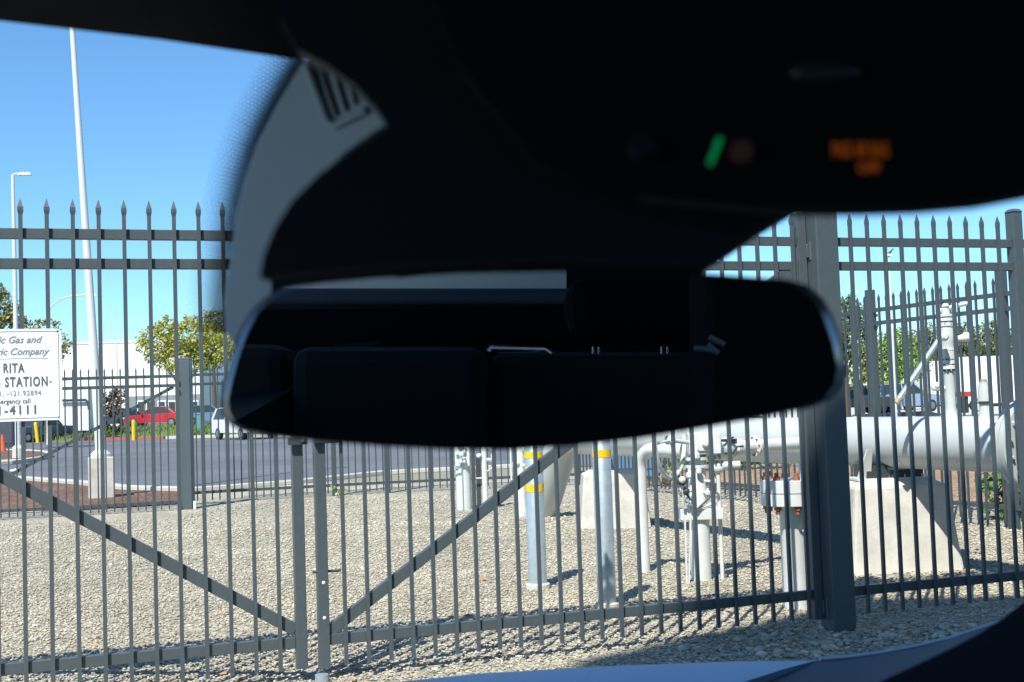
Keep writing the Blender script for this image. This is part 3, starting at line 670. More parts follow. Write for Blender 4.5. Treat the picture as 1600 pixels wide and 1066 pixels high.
# bollards
def bollard(label, gx, gy, wpx, bands):
    p = G(gx, gy); Yb = p.y; r = wpx / 2 / ppm(Yb); p = p + V(0, r, 0)
    t = thing('bollard', label, 'bollard', V(p.x, p.y, 0), 'galvanised bollards by the pipework')
    H = 1.22
    MB().lathe(V(p.x, p.y, -.03), [(0, r), (H + .03, r), (H + .05, r * .8), (H + .065, r * .4), (H + .07, r * .05)], 28).build('post_tube', M_GALV, t)
    MB().lathe(V(p.x, p.y, -.02), [(0, r * 1.35), (.05, r * 1.32), (.06, r * 1.1)], 24).build('base_collar', M_CONC, t)
    for a, b_ in bands:
        z0 = D(gx, b_, Yb).z; z1 = D(gx, a, Yb).z
        MB().lathe(V(p.x, p.y, z0), [(0, r + .002), (z1 - z0, r + .002)], 28).build('reflective_band', M_YEL, t)
    zt = 1.19; MB().lathe(V(p.x, p.y, zt - .05), [(0, r + .002), (.05, r + .002)], 28).build('reflective_band', M_YEL, t)
bollard('galvanised steel bollard with three yellow bands, left of the concrete pier', 841, 921, 29, ((706, 716), (730, 739), (757, 769)))
bollard('nearer galvanised bollard with a yellow band just under the mirror', 950, 952, 29, ((703, 715),))

# left stand pipes
def stand(label, gx, gy, rad, zt, box=None, thin=None, name='standpipe'):
    p = G(gx, gy) + V(0, rad, 0); t = thing(name, label, 'standpipe', V(p.x, p.y, 0)); Yb = p.y
    MB().lathe(V(p.x, p.y, -.02), [(0, rad), (zt - .3, rad), (zt - .3, rad * 1.08), (zt - .27, rad * 1.08), (zt - .27, rad), (zt, rad)], 20).build('pipe_tube', M_PIPE2, t)
    return p, t
p, t = stand('short wide white standpipe with gauges, behind the gate brace', 725, 797, .105, 1.5)
b = MB(); b.box(p + V(0, -.1, .75), (.2, .05, .32)); b.build('cabinet', M_PIPE2, t, bevel=.01)
b = MB()
for k in range(9): b.ball(p + V(random.uniform(-.13, .05), -.15, random.uniform(.62, .95)), random.uniform(.015, .032), 8, 6)
b.path([p + V(-.15, -.14, .60), p + V(-.05, -.16, .56), p + V(0, -.15, .70), p + V(.05, -.15, .85)], .012, 6); b.tube(p + V(-.01, -.12, 0), p + V(-.01, -.12, .75), .008, n=6)
b.build('gauge_cluster', M_GALV, t)
p, t = stand('slim white standpipe with a square tubing frame, second from the left', 759, 796, .038, 1.3)
b = MB(); b.path([p + V(-.16, 0, .2 + .45), p + V(-.16, 0, .42), p + V(.02, 0, .42)], .012, 6); b.path([p + V(.1, 0, 1.1), p + V(.1, 0, .55), p + V(.02, 0, .5)], .01, 6)
for k in range(8): b.ball(p + V(random.uniform(-.12, .12), -.05, random.uniform(.6, 1.0)), random.uniform(.02, .035), 8, 6)
b.build('tubing_frame', M_PIPE2, t)
MB().box(p + V(-.09, .1, .35), (.06, .05, .75)).build('back_rail', M_DARK, t)
p, t = stand('slim white standpipe left of the three band bollard', 816, 806, .055, 1.3)
b = MB(); b.path([p + V(-.12, 0, 1.0), p + V(-.12, 0, .45), p + V(0, 0, .45)], .012, 6)
for k in range(5): b.ball(p + V(random.uniform(-.1, .05), -.06, random.uniform(.6, .9)), random.uniform(.02, .03), 8, 6)
b.build('tubing_frame', M_PIPE2, t)
# equipment box at the far pier
p = G(985, 745); b = MB(); 
eq = thing('equipment_box', 'small blue grey equipment box beyond the far concrete pier', 'box', V(p.x, p.y, 0))
MB().box(V(p.x, p.y, .55), (1.0, .4, 1.1)).build('box_body', mat('blue_box_paint', (.16, .28, .42), .5, noise=(5, (.12, .22, .34), .5)), eq, bevel=.02)
MB().box(V(p.x, p.y - .21, .55), (.8, .02, .8)).build('box_door', mat('blue_box_door', (.10, .19, .30), .5, noise=(5, (.12, .22, .34), .5)), eq)

# ================================================================== POLES
def pole(label, base, top, r0_, r1_, ped=None, name='light_pole', grp=None):
    t = thing(name, label, 'light pole', V(base.x, base.y, 0), grp)
    z0 = 0
    if ped:
        MB().lathe(V(base.x, base.y, -.03), [(0, ped[0]), (ped[1], ped[0]), (ped[1] + .03, ped[0] - .03)], 20).build('pedestal', M_CONC, t) if ped[2] == 'round' else MB().box(V(base.x, base.y, ped[1] / 2 - .02), (ped[0] * 2, ped[0] * 2, ped[1]), (V(.93, .36, 0), V(-.36, .93, 0), V(0, 0, 1))).build('pedestal', M_CONC, t, bevel=.02)
        z0 = ped[1] - .02
        MB().lathe(V(base.x, base.y, z0), [(0, r0_ * 2.0), (.05, r0_ * 2.0), (.12, r0_ * 1.25)], 16).build('base_plate', M_WPOLE, t)
    MB().path([V(base.x, base.y, z0), top], [r0_, r1_], 18).build('shaft', M_WPOLE, t)
    return t
pb = G(152, 779) + V(0, .22, 0)
topd = D(113, 47, pb.y); dirp = (topd - V(pb.x, pb.y, .7)); top = V(pb.x, pb.y, .7) + dirp * 1.35
lp = pole('tall slightly leaning white light pole on a concrete pedestal behind the back gate', pb, top, .088, .03, (.215, .74, 'sq'))
MB().frus(top + V(.3, 0, -.06), (.7, .25), (.6, .2), .1).build('lamp_head', M_WPOLE, lp)
pb = G(26, 722) + V(0, .15, 0); tp_ = D(20, 274, pb.y)
lp = pole('slender white street light left with its lamp head pointing right', pb, tp_, .10, .055, (.2, .46, 'round'))
a = MB(); a.path([tp_ + V(-.04, 0, .0), tp_ + V(.12, 0, .05), tp_ + V(.3, 0, .05)], .03, 8); a.build('arm', M_WPOLE, lp)
a = MB(); a.frus(tp_ + V(.42, 0, -.02), (.5, .16), (.36, .1), .11); a.build('lamp_head', M_WPOLE, lp, bevel=.02)
Yc = 70; pb = V(D(75, 650, Yc).x, Yc, .0)
lp = pole('distant street light with a long curved arm above the white building', pb, D(77, 482, Yc), .11, .06)
a = MB(); a.path([D(77, 483, Yc), D(84, 475, Yc), D(97, 467, Yc), D(115, 462, Yc), D(135, 461, Yc)], .045, 8); a.build('arm', M_WPOLE, lp)
MB().frus(D(144, 463, Yc), (.6, .25), (.4, .15), .12).build('lamp_head', M_WPOLE, lp)
Yc = 60; pb = V(D(1391, 640, Yc).x + .25, Yc, 0)
tq = D(1389, 400, Yc)
lp = pole('distant slim lamp post behind the right fence panel, a bird on top', pb, tq, .09, .05)
MB().frus(tq + V(-.02, 0, 0), (.42, .2), (.28, .12), .1).build('lamp_head', M_WPOLE, lp)
bq = tq + V(.1, 0, .1)
bd = MB(); bd.rings([(bq + V(-.16, 0, .02), V(0, 1, 0), V(0, 0, 1), .01, .01), (bq + V(-.08, 0, .06), V(0, 1, 0), V(0, 0, 1), .05, .05), (bq + V(0, 0, .1), V(0, 1, 0), V(0, 0, 1), .07, .075), (bq + V(.06, 0, .17), V(0, 1, 0), V(0, 0, 1), .045, .05), (bq + V(.09, 0, .23), V(0, 1, 0), V(0, 0, 1), .04, .04), (bq + V(.16, 0, .22), V(0, 1, 0), V(0, 0, 1), .006, .006)], 10)
bd.tube(bq + V(0, .02, -.005), bq + V(0, .02, .05), .008, n=5); bd.tube(bq + V(0, -.02, -.005), bq + V(0, -.02, .05), .008, n=5)
tag(bd.build('bird', mat('feathers', (.05, .045, .045), .8, noise=(20, (.09, .08, .08), .5)), origin=bq), 'small dark bird perched on the distant lamp head at right', 'bird')

# ================================================================== TREES
def tree(label, base, blobs, cols, nl, ls, trunk_h, tr, grp=None, name='tree', bare=0):
    key = 'leaf_' + '_'.join('%02d' % int(c * 100) for c in cols[0])
    m = mat(key, island=cols, rough=.7, spec=.2)
    t = thing(name, label, 'shrub' if name == 'shrub' else 'tree', base, grp)
    b = MB(); base = Vector(base)
    cs = [Vector(q[0]) for q in blobs]; cc = sum(cs, V(0, 0, 0)) / len(cs)
    fork = base + V(0, 0, trunk_h)
    b.path([base + V(0, 0, -.1), base + V(.03, 0, trunk_h * .5), fork], [tr * 1.25, tr, tr * .8], 9)
    for c in cs:
        mid = fork.lerp(c, .5) + V(random.uniform(-.3, .3), random.uniform(-.2, .2), .1) * (tr * 4)
        b.path([fork - V(0, 0, .05), mid, c], [tr * .6, tr * .38, tr * .12], 6)
        for _ in range(3):
            q = c + V(random.uniform(-1, 1), random.uniform(-1, 1), random.uniform(-.4, 1)) * (tr * 6); b.path([mid, mid.lerp(q, .6), q], [tr * .25, tr * .15, tr * .06], 5)
    b.build('trunk', M_BARK, t)
    vs = []; fs = []; tot = sum(q[1][0] * q[1][2] for q in blobs)
    for c, r_ in blobs:
        k = int(nl * r_[0] * r_[2] / tot)
        nc = max(6, k // 14); cl = []
        for _ in range(nc):
            d = Vector(np.random.normal(size=3)); d.normalize(); rad = random.uniform(.35, 1.08) ** .6
            cl.append(Vector(c) + V(d.x * r_[0], d.y * r_[1], d.z * r_[2]) * rad)
        for _ in range(k):
            q = random.choice(cl) + Vector(np.random.normal(size=3)) * (.13 * min(r_))
            n = Vector(np.random.normal(size=3)); n.normalize(); u = n.orthogonal().normalized(); v = n.cross(u); s = ls * random.uniform(.5, 1.25)
            o = len(vs); vs += [q - u * s * .5, q + v * s * .32, q + u * s * .5, q - v * s * .32]; fs.append((o, o + 1, o + 2, o + 3))
    MB().add(vs, fs).build('crown', m, t, fix=False)
    return t
def B(px, py, Y, rx, rz_, ry=None):
    p = D(px, py, Y); k = Y / F_PX; return (p, (rx * k, (ry or rx) * k, rz_ * k))
YG = [(.24, .27, .05), (.36, .36, .07), (.48, .44, .09), (.30, .33, .08), (.55, .48, .12)]
OL = [(.17, .20, .07), (.25, .27, .09), (.33, .32, .12), (.40, .35, .15)]
DG = [(.06, .09, .04), (.09, .13, .05), (.13, .17, .07), (.18, .20, .09)]
BGn = [(.10, .19, .02), (.17, .28, .04), (.25, .36, .06), (.32, .42, .09)]
BR = [(.09, .05, .04), (.14, .08, .06), (.12, .11, .05), (.18, .12, .09)]
Yt = YK + 6.5
zb0 = .55
def gb(px, Y, z=0): p = D(px, 650, Y); return V(p.x, Y, z)
tree('yellow green tree before the white building, left of the mirror', gb(286, Yt, zb0), [B(245, 540, Yt, 32, 26), B(300, 525, Yt, 45, 28), B(285, 560, Yt, 46, 24), B(335, 545, Yt, 35, 32), B(262, 512, Yt, 26, 16)], YG, 9000, .22, 2.6, .16)
tree('loose olive tree behind the yellow green one, hidden partly by the windscreen bracket', gb(335, Yt + 14, zb0), [B(335, 505, Yt + 14, 34, 22), B(362, 525, Yt + 14, 36, 30), B(318, 508, Yt + 14, 22, 14)], OL, 4200, .22, 4.5, .18)
tree('olive tree standing behind the white sign at the left edge', gb(-14, 58), [B(-30, 470, 58, 30, 30), B(0, 490, 58, 28, 28), B(22, 500, 58, 22, 16), B(-10, 455, 58, 20, 16)], OL, 3800, .18, 3.0, .15)
tree('wispy olive tree peeking over the sign beside the left light pole', gb(72, 75), [B(70, 512, 75, 26, 14), B(88, 540, 75, 24, 22), B(52, 525, 75, 22, 20)], OL, 1800, .20, 3.0, .12)
tree('small reddish brown tree in front of the white wall', gb(178, YK + 2.5, .35), [B(178, 632, YK + 2.5, 20, 20), B(184, 618, YK + 2.5, 14, 12), B(170, 640, YK + 2.5, 12, 14)], BR, 1100, .22, .9, .06)
tree('dark green tree right of the gate post, above the parked cars', gb(1325, 62), [B(1320, 490, 62, 26, 26), B(1345, 500, 62, 24, 24), B(1330, 540, 62, 34, 32), B(1300, 520, 62, 26, 34)], DG, 6500, .17, 2.2, .14)
tree('bright green tree behind the silver blue car', gb(1405, 74), [B(1385, 575, 74, 32, 36), B(1420, 565, 74, 30, 34), B(1400, 535, 74, 26, 22), B(1365, 560, 74, 20, 34)], BGn, 8000, .19, 1.6, .14)
tree('pale trunked sparse tree with ochre leaves just right of the gate post', gb(1348, 48), [B(1340, 590, 48, 18, 26), B(1352, 560, 48, 16, 26)], OL, 700, .18, 1.7, .09)
for lab, px, py, rx, rz_ in (('dark tree behind the white trailers, nearest the bright green tree', 1452, 545, 26, 42), ('second dark tree behind the white trailers, right of the valve stack', 1508, 540, 32, 42), ('dark tree behind the trailers near the back fence post', 1556, 538, 30, 44), ('dark tree behind the trailers at the right edge', 1606, 540, 32, 50)):
    Yq = 112; tree(lab, gb(px, Yq), [B(px - rx * .4, py + 5, Yq, rx, rz_ * .8), B(px + rx * .4, py + 14, Yq, rx, rz_ * .7), B(px, py - 12, Yq, rx * .7, rz_ * .6)], DG[1:] + [(.16, .17, .07)], 4600, .27, 3.0, .2, 'dark trees behind the trailers')
def shrub(label, p, r_, cols, n, ls, grp=None):
    p = Vector(p); tree(label, p, [(p + V(-r_[0] * .35, 0, r_[2] * .9), (r_[0] * .7, r_[1], r_[2] * .8)), (p + V(r_[0] * .4, 0, r_[2] * .7), (r_[0] * .6, r_[1], r_[2] * .65))], cols, n, ls, .12, .02, grp, 'shrub')
q = G(1566, 818); shrub('green leafy shrub at the foot of the side fence post', q + V(.25, .35, 0), (.34, .25, .34), [(.05, .12, .03), (.09, .19, .05), (.14, .25, .08)], 900, .07)
q = G(1155, 752); shrub('yellowish green shrub seen beneath the pipe beyond the side fence', q + V(.1, 3.0, 0), (1.3, .5, .42), BGn[:3] + OL[1:3], 1500, .10)
q = G(1215, 752); shrub('olive shrub beyond the side fence left of the rusty bolted flange', q + V(.6, 3.6, 0), (1.0, .5, .40), OL, 1000, .10)
q = G(215, 688); shrub('low green shrub on the grass bank left of the yellow post', V(D(165, 680, YK + 3).x, YK + 3, .3), (1.2, .6, .45), [(.07, .14, .03), (.11, .18, .05)], 500, .16)
shrub('grey green shrub on the bank by the yellow post', V(D(196, 680, YK + 3.5).x, YK + 3.5, .35), (.7, .5, .4), OL, 350, .15)
# grass blades on the bank
vs = []; fs = []
for _ in range(9000):
    x = random.uniform(-42, -16); q = random.random() ** .8; y = YK + 1.4 + 7.4 * q; z = .62 * q ** .7
    h = random.uniform(.12, .34); a = random.uniform(0, 3.14); dx = math.cos(a) * .06; dy = math.sin(a) * .06; o = len(vs)
    vs += [V(x - dx, y - dy, z - .03), V(x + dx, y + dy, z - .03), V(x + random.uniform(-.08, .08), y, z + h)]; fs.append((o, o + 1, o + 2))
g = MB().add(vs, fs).build('grass', mat('grass_blades', island=[(.09, .17, .03), (.15, .24, .05), (.22, .27, .09), (.28, .28, .13)], rough=.8, spec=.2), fix=False)
tag(g, 'rough green grass growing on the bank below the red car', 'grass', kind='stuff')

# ================================================================== FAR BUILDINGS
YB = YK + 30
def face(px0, px1, ptop, Y, zb=.6):
    a = D(px0, 640, Y).x; b_ = D(px1, 640, Y).x; return a, b_, D((px0 + px1) / 2, ptop, Y).z
x0, x1, zt = face(-120, 318, 539, YB)
wb = thing('warehouse', 'long white flat roofed warehouse behind the left trees', 'building', V((x0 + x1) / 2, YB, .6))
MB().box(V((x0 + x1) / 2, YB + 12, (zt + .6) / 2 + .02), (x1 - x0, 24, zt - .6)).build('wall', M_WHITEWALL, wb)
MB().box(V((x0 + x1) / 2, YB + 12, zt + .1), (x1 - x0 + .1, 24.1, .22)).build('parapet', mat('parapet_trim', (.72, .73, .72), .7, noise=(1, (.66, .67, .66), .5)), wb)
xa = D(196, 640, YB).x
MB().box(V((xa + x1) / 2, YB - .05, (D(250, 618, YB).z + .6) / 2 + .1), (x1 - xa - .1, .2, D(250, 618, YB).z - .8)).build('storefront', mat('grey_storefront', (.25, .26, .27), .6, noise=(1, (.2, .21, .22), .5)), wb)
for k in range(9):
    MB().box(V(D(-80 + k * 33, 640, YB).x, YB - .02, zt * .5 + 1.4), (.09, .06, zt - 2.4)).build('wall_joint', mat('joint_grey', (.55, .56, .56), .8, noise=(2, (.5, .51, .51), .5)), wb)
for px in (222, 236, 254, 270, 288, 305):
    xx = D(px, 640, YB).x; fr = MB().box(V(xx, YB - .2, D(px, 632, YB).z - .4), (.72, .1, 1.5)).build('window', M_SIGN, wb); MB().box(V(xx, YB - .27, D(px, 632, YB).z - .4), (.55, .05, 1.25)).build('pane', M_WINDOW, fr)
x0, x1, zt = face(300, 520, 592, YB + 6)
ob = thing('office_building', 'low blue grey building right of the warehouse, behind the parked cars', 'building', V((x0 + x1) / 2, YB + 6, .6))
MB().box(V((x0 + x1) / 2, YB + 14, (zt + .6) / 2), (x1 - x0, 14, zt - .6)).build('wall', mat('bluegrey_wall', (.36, .42, .50), .8, noise=(.5, (.32, .38, .46), .5)), ob)
MB().box(V((x0 + x1) / 2, YB + 6.9, D(330, 628, YB).z), (x1 - x0 - 1, .2, .9)).build('window_band', M_WINDOW, ob)
# white trailer left
def trailer(label, px0, px1, ptop, pbot, Y, depth=2.5, z0=0):
    xa = D(px0, 640, Y).x; xb = D(px1, 640, Y).x; z1 = D(px1, ptop, Y).z; zb_ = D(px1, pbot, Y).z
    t = thing('box_trailer', label, 'trailer', V((xa + xb) / 2, Y + depth / 2, z0), 'white box trailers')
    MB().box(V((xa + xb) / 2, Y + depth / 2, (z1 + zb_) / 2), (xb - xa, depth, z1 - zb_)).build('cargo_box', mat('trailer_white', (.80, .81, .82), .45, noise=(.8, (.74, .75, .77), .5)), t, bevel=.03)
    MB().box(V((xa + xb) / 2, Y + depth / 2, zb_ - .08), (xb - xa - .2, depth - .3, .2)).build('chassis', M_DARK, t)
    for s in (.14, .24, .86):
        for yy in (.15, depth - .15):
            c = V(xa + (xb - xa) * s, Y + yy, z0 + .48); w_ = MB().lathe(c - V(0, .13, 0), [(0, .44), (.03, .48), (.23, .48), (.26, .44)], 18, V(0, 1, 0)).build('wheel', M_TYRE, t)
            MB().lathe(c - V(0, .14, 0), [(0, .2), (.02, .26), (.26, .26), (.28, .2)], 14, V(0, 1, 0)).build('rim', M_RIM, w_)
    for k in range(1, 6):
        MB().box(V(xa + (xb - xa) * k / 6, Y - .008, (z1 + zb_) / 2), (.05, .02, z1 - zb_ - .1)).build('side_rib', MATS['trailer_white'], t)
    return t
t = trailer('white box trailer behind the left light pole, above the red kerb', -60, 139, 604, 673, YK + 4.5, z0=.45)
xx = D(139, 626, YK + 4.4); a = MB(); a.path([D(95, 626, YK + 4.3), D(134, 625, YK + 4.3), D(138, 630, YK + 4.3), D(139, 640, YK + 4.3)], .09, 6); a.build('awning_arm', M_DARK, t)
trailer('white box trailer left of the valve stack behind the side fence', 1443, 1497, 563, 624, 84, z0=.25)
trailer('long white box trailer at the right edge behind the side fence', 1499, 1680, 552, 626, 76, z0=.25)

# ================================================================== VEHICLES
def vehicle(name, label, cat, c, L, W, H, yaw, col, kind='sedan', grp=None):
    t = thing(name, label, cat, c, grp); c = Vector(c)
    a = V(math.cos(yaw), math.sin(yaw), 0); n = V(-a.y, a.x, 0)
    def P(x, y, z): return c + a * (x * L) + n * (y * W) + V(0, 0, z * H)
    if kind == 'sedan': prof = [(-.5, .20), (-.5, .50), (-.47, .60), (-.36, .66), (.18, .62), (.42, .55), (.49, .46), (.5, .22)]; roof = [(-.33, .65), (-.20, .97), (.02, 1.0), (.20, .64)]
    elif kind == 'suv': prof = [(-.5, .22), (-.5, .55), (-.49, .62), (.24, .62), (.44, .57), (.49, .48), (.5, .22)]; roof = [(-.48, .62), (-.43, .97), (.08, 1.0), (.24, .62)]
    else: prof = [(-.5, .25), (-.5, .55), (-.02, .56), (.24, .57), (.44, .54), (.49, .48), (.5, .25)]; roof = [(-.08, .57), (-.04, .98), (.14, 1.0), (.26, .58)]
    m = mat('paint_%02d%02d%02d' % tuple(int(x * 99) for x in col), col, .25, coat=.6, noise=(.5, tuple(x * .93 for x in col), .5))
    b = MB(); L_ = []
    for y, k, dz in ((-.5, .985, .0), (-.46, 1, .02), (0, 1, .03), (.46, 1, .02), (.5, .985, 0)): L_.append([P(x * k, y, z + (dz if z > .4 else 0)) for x, z in prof])
    b.loft(L_); b.build('body', m, t, bevel=.03)
    b = MB(); L_ = []
    for y, k in ((-.455, 0), (-.40, 1), (.40, 1), (.455, 0)): L_.append([P(x, y if k == 0 else y, z if k else min(z, .64 + (z - .64) * .05)) for x, z in roof])
    gl = MB(); lo = [P(x, s * (.47 if z < .8 else .38), z - .005) for s in (-1,) for x, z in roof]; hi = [P(x, s * (.47 if z < .8 else .38), z - .005) for s in (1,) for x, z in roof]
    gl.loft([lo, hi], smooth=False); gl.build('windows', M_WINDOW, t)
    rf = MB(); r1 = [P(x, s, z) for x, z in (roof[1], roof[2]) for s in (-.385, .385)]
    rf.prism([P(roof[1][0], -.385, roof[1][1]), P(roof[2][0], -.385, roof[2][1]), P(roof[2][0], .385, roof[2][1]), P(roof[1][0], .385, roof[1][1])], (0, 0, .05)); rf.build('roof', m, t, bevel=.02)
    for s in (-1, 1):
        for i in ((0, 1), (2, 3)):
            MB().bar(P(roof[i[0]][0], s * (.475 if roof[i[0]][1] < .8 else .385), roof[i[0]][1]), P(roof[i[1]][0], s * (.475 if roof[i[1]][1] < .8 else .385), roof[i[1]][1]), .06, .08).build('pillar', m, t)
        MB().bar(P(-.13, s * .475, .64), P(-.12, s * .39, .98), .05, .06).build('pillar', m, t)
        MB().box(P(.18, s * .53, .66), (.12, .18, .12), (a, n, V(0, 0, 1))).build('wing_mirror', m, t)
        MB().box(P(.487, s * .36, .47), (.10, .34, .13), (a, n, V(0, 0, 1))).build('headlight', M_SIGN, t)
        MB().box(P(-.495, s * .38, .50), (.05, .26, .16), (a, n, V(0, 0, 1))).build('tail_light', mat('tail_red', (.5, .02, .02), .3, noise=(9, (.4, .02, .02), .5)), t)
        for x in (-.31, .31):
            q = P(x, s * .45, 0) + V(0, 0, .33); w_ = MB().lathe(q - n * .11, [(0, .29), (.02, .33), (.20, .33), (.22, .29)], 18, n).build('wheel', M_TYRE, t)
            MB().lathe(q - n * .118, [(0, .14), (.01, .21), (.226, .21), (.236, .14)], 12, n).build('rim', M_RIM, w_)
    return t
Yr = YK + 14
vehicle('parked_car', 'bright red sedan parked beyond the grass bank', 'car', V(D(243, 660, Yr).x, Yr, .63), 4.4, 1.8, 1.5, math.pi + .06, (.55, .015, .03))
vehicle('parked_car', 'blue grey hatchback parked right of the red sedan', 'car', V(D(322, 660, Yr + 2).x, Yr + 2, .63), 3.9, 1.8, 1.5, .4, (.16, .25, .38), 'suv')
vehicle('parked_car', 'dark car parked left of the red sedan, behind the little brown tree', 'car', V(D(196, 660, Yr + 5).x, Yr + 5, .63), 4.2, 1.8, 1.5, 1.2, (.02, .025, .03))
Yw = G(365, 686).y - 1.5
vehicle('parked_car', 'white sport utility vehicle by the far kerb, partly behind the mirror', 'car', V(D(383, 680, Yw).x, Yw, .0), 4.6, 1.9, 1.75, -.9, (.72, .73, .74), 'suv')
Ys = 66
vehicle('parked_car', 'silver blue sport utility vehicle parked beyond the side fence', 'car', V(D(1407, 640, Ys).x, Ys, .25), 4.5, 1.85, 1.55, .45, (.36, .46, .60), 'suv')
vehicle('parked_car', 'black pickup parked just right of the gate post', 'car', V(D(1332, 640, 64).x, 64, .25), 4.6, 1.85, 1.55, 2.6, (.025, .03, .035), 'pickup')
# truck under the sign
tb_ = vehicle('work_truck', 'dark work truck parked beyond the traffic cones, under the white sign', 'truck', V(D(58, 690, 80).x, 80, 0), 5.0, 1.9, 1.8, 1.1, (.06, .08, .11), 'pickup')
# small red trailer
cR = V(D(1506, 640, 58).x, 58, 0)
rt = thing('utility_trailer', 'small red utility trailer with one white wheel, before the long white trailer', 'trailer', cR)
zt_ = D(1506, 616, 58).z
MB().box(V(cR.x, 58, zt_), (.62, 1.2, .24)).build('bed', mat('red_paint', (.55, .04, .05), .4, noise=(3, (.45, .04, .05), .5)), rt, bevel=.02)
w_ = MB().lathe(V(D(1517, 630, 58).x, 57.3, .62), [(0, .3), (.16, .3)], 18, V(0, 1, 0)).build('wheel', M_TYRE, rt)
MB().lathe(V(D(1517, 630, 58).x, 57.27, .62), [(0, .24), (.02, .24)], 18, V(0, 1, 0)).build('rim', M_SIGN, w_)
MB().box(V(cR.x, 58, zt_ * .5 + .1), (.1, 1.0, zt_ - .35)).build('frame', M_DARK, rt)

# cones, yellow posts
def cone(label, gx, gy, h):
    p = G(gx, gy); t = thing('traffic_cone', label, 'traffic cone', p, 'orange traffic cones')
    mo = mat('cone_orange', (.85, .13, .03), .5, noise=(6, (.75, .11, .03), .5))
    MB().frus(p, (h * .55, h * .55), (h * .5, h * .5), .05).build('base', mo, t)
    MB().lathe(p + V(0, 0, .05), [(0, h * .2), (h - .05, h * .04)], 16).build('cone_body', mo, t)
    MB().lathe(p + V(0, 0, h * .55), [(0, h * .107), (h * .2, h * .073)], 16).build('white_collar', M_SIGN, t)
cone('orange traffic cone at the left edge below the sign', 4, 710, .85)
cone('orange traffic cone beside the street light pedestal', 37, 706, .8)
def ypost(label, gx, gy, h, lean=0):
    p = G(gx, gy); tag(MB().path([p, p + V(lean, 0, h)], [.11, .11], 12).ball(p + V(lean, 0, h), .11).build('safety_post', M_YEL, origin=p), label, 'bollard', 'yellow safety posts')
ypost('yellow safety post below the sign, leaning slightly', 59, 692, 1.2, -.12)
ypost('thin yellow safety post left of the tall light pole', 97, 686, .8)
ypost('yellow safety post right beside the tall light pole shaft', 131, 686, .8)
ypost('stout yellow safety post in front of the red sedan', 209, 688, 1.15)
q = G(21, 737); tag(MB().box(q + V(0, 0, .03), (.22, .12, .05)).box(q + V(.06, .05, .05), (.12, .1, .05)).build('litter', M_SIGN, origin=q, bevel=.01), 'crumpled white litter on the asphalt below the left cone', 'litter')
q = G(30, 700); ut = thing('utility_cabinet', 'dark utility cabinet standing behind the orange cones', 'cabinet', V(D(14, 690, 66).x, 66, 0))
MB().box(V(D(14, 690, 66).x, 66, .9), (.75, .6, 1.8)).build('cabinet_body', M_DARK, ut, bevel=.03)
MB().box(V(D(14, 690, 66).x, 65.69, .95), (.6, .03, 1.4)).build('cabinet_door', mat('cabinet_door_paint', (.05, .055, .07), .5, noise=(5, (.07, .075, .09), .5)), ut)
q = G(315, 683); ub = MB(); ub.box(V(D(313, 670, YK + 4).x, YK + 4, .95), (.4, .3, 1.0)); ub.box(V(D(313, 670, YK + 4).x, YK + 4, 1.47), (.46, .36, .06)); tag(ub.build('utility_box', mat('teal_box', (.10, .28, .26), .6, noise=(5, (.08, .24, .22), .5)), origin=(D(313, 670, YK + 4).x, YK + 4, .45), bevel=.02), 'small teal utility box on the grass right of the back gate post', 'utility box')
# weed at foot of back post
q = G(531, 777); shrub('tiny pale weed at the foot of the back fence post', q, (.12, .08, .14), [(.3, .4, .15), (.5, .55, .3)], 120, .06)

# ================================================================== BUILDING BEHIND THE CAR (added out of view to shade the car and the near gravel)
bb_ = thing('warehouse', 'large tan ribbed block added behind the car for its shade, a strip in the mirror', 'building', V(8, -14, 0))
TAN = sv  # sun vector
tipL = G(905, 1032); tipR = G(1352, 936); far = G(1560, 934)
HB = 15.5; k_ = HB / sv.z
def back(p): return V(p.x + sv.x * k_, p.y + sv.y * k_, 0)
c1_, c2_, c3_ = back(tipL), back(tipR), back(far)
dl = (c2_ - c1_).normalized()
poly = [c1_, c2_, c3_ + V(25, -1, 0), V(40, -32, 0), V(c1_.x - 1, -32, 0)]  # footprint worked back along the sun from the wanted shade edge
b = MB(); b.prism(poly, (0, 0, HB)); b.build('wall', mat('tan_wall', (.78, .70, .55), .8, noise=(.8, (.68, .61, .48), .5)), bb_)
rb = MB(); nr = V(-dl.y, dl.x, 0)
for z in [i * .12 + .1 for i in range(40)]: rb.bar(c1_ + nr * .012 + V(0, 0, z), c2_ + nr * .012 + V(0, 0, z), .02, .04)
rb.build('siding_ribs', MATS['tan_wall'], bb_)

# ================================================================== THE CAR WE SIT IN
car = thing('car', 'dark cabin of the car one looks out of, with mirror, roof console and bonnet', 'car', V(.2, -.3, 0))
def build(b, name, m, parent=None, **k): return b.build(name, m, parent or car, **k)
# windscreen plane: header edge to cowl
hL_ = D(-900, -85, .62); hR_ = D(2400, 345 - 30, .62)
hdr = [D(-900, -88, .62), D(0, 33, .62), D(250, 62, .62), D(440, 90, .62), D(700, 122, .62), D(1200, 150, .60), D(1900, 150, .58), D(2600, 130, .55)]
Wn = V(0, -.60, .80)   # windscreen normal (towards the sky in front)
Wp = D(440, 90, .63)
def WS(px, py):
    d = ray(px, py); nrm = V(0, .60, .80); k = (Wp - CAM).dot(nrm) / d.dot(nrm); return CAM + d * k
M_GLASS = bpy.data.materials.new('windscreen_glass'); M_GLASS.use_nodes = True
n = M_GLASS.node_tree.nodes; n.remove(n['Principled BSDF']); tr = n.new('ShaderNodeBsdfTransparent'); tr.inputs[0].default_value = (.93, .97, .965, 1)
M_GLASS.node_tree.links.new(tr.outputs[0], n['Material Output'].inputs['Surface'])
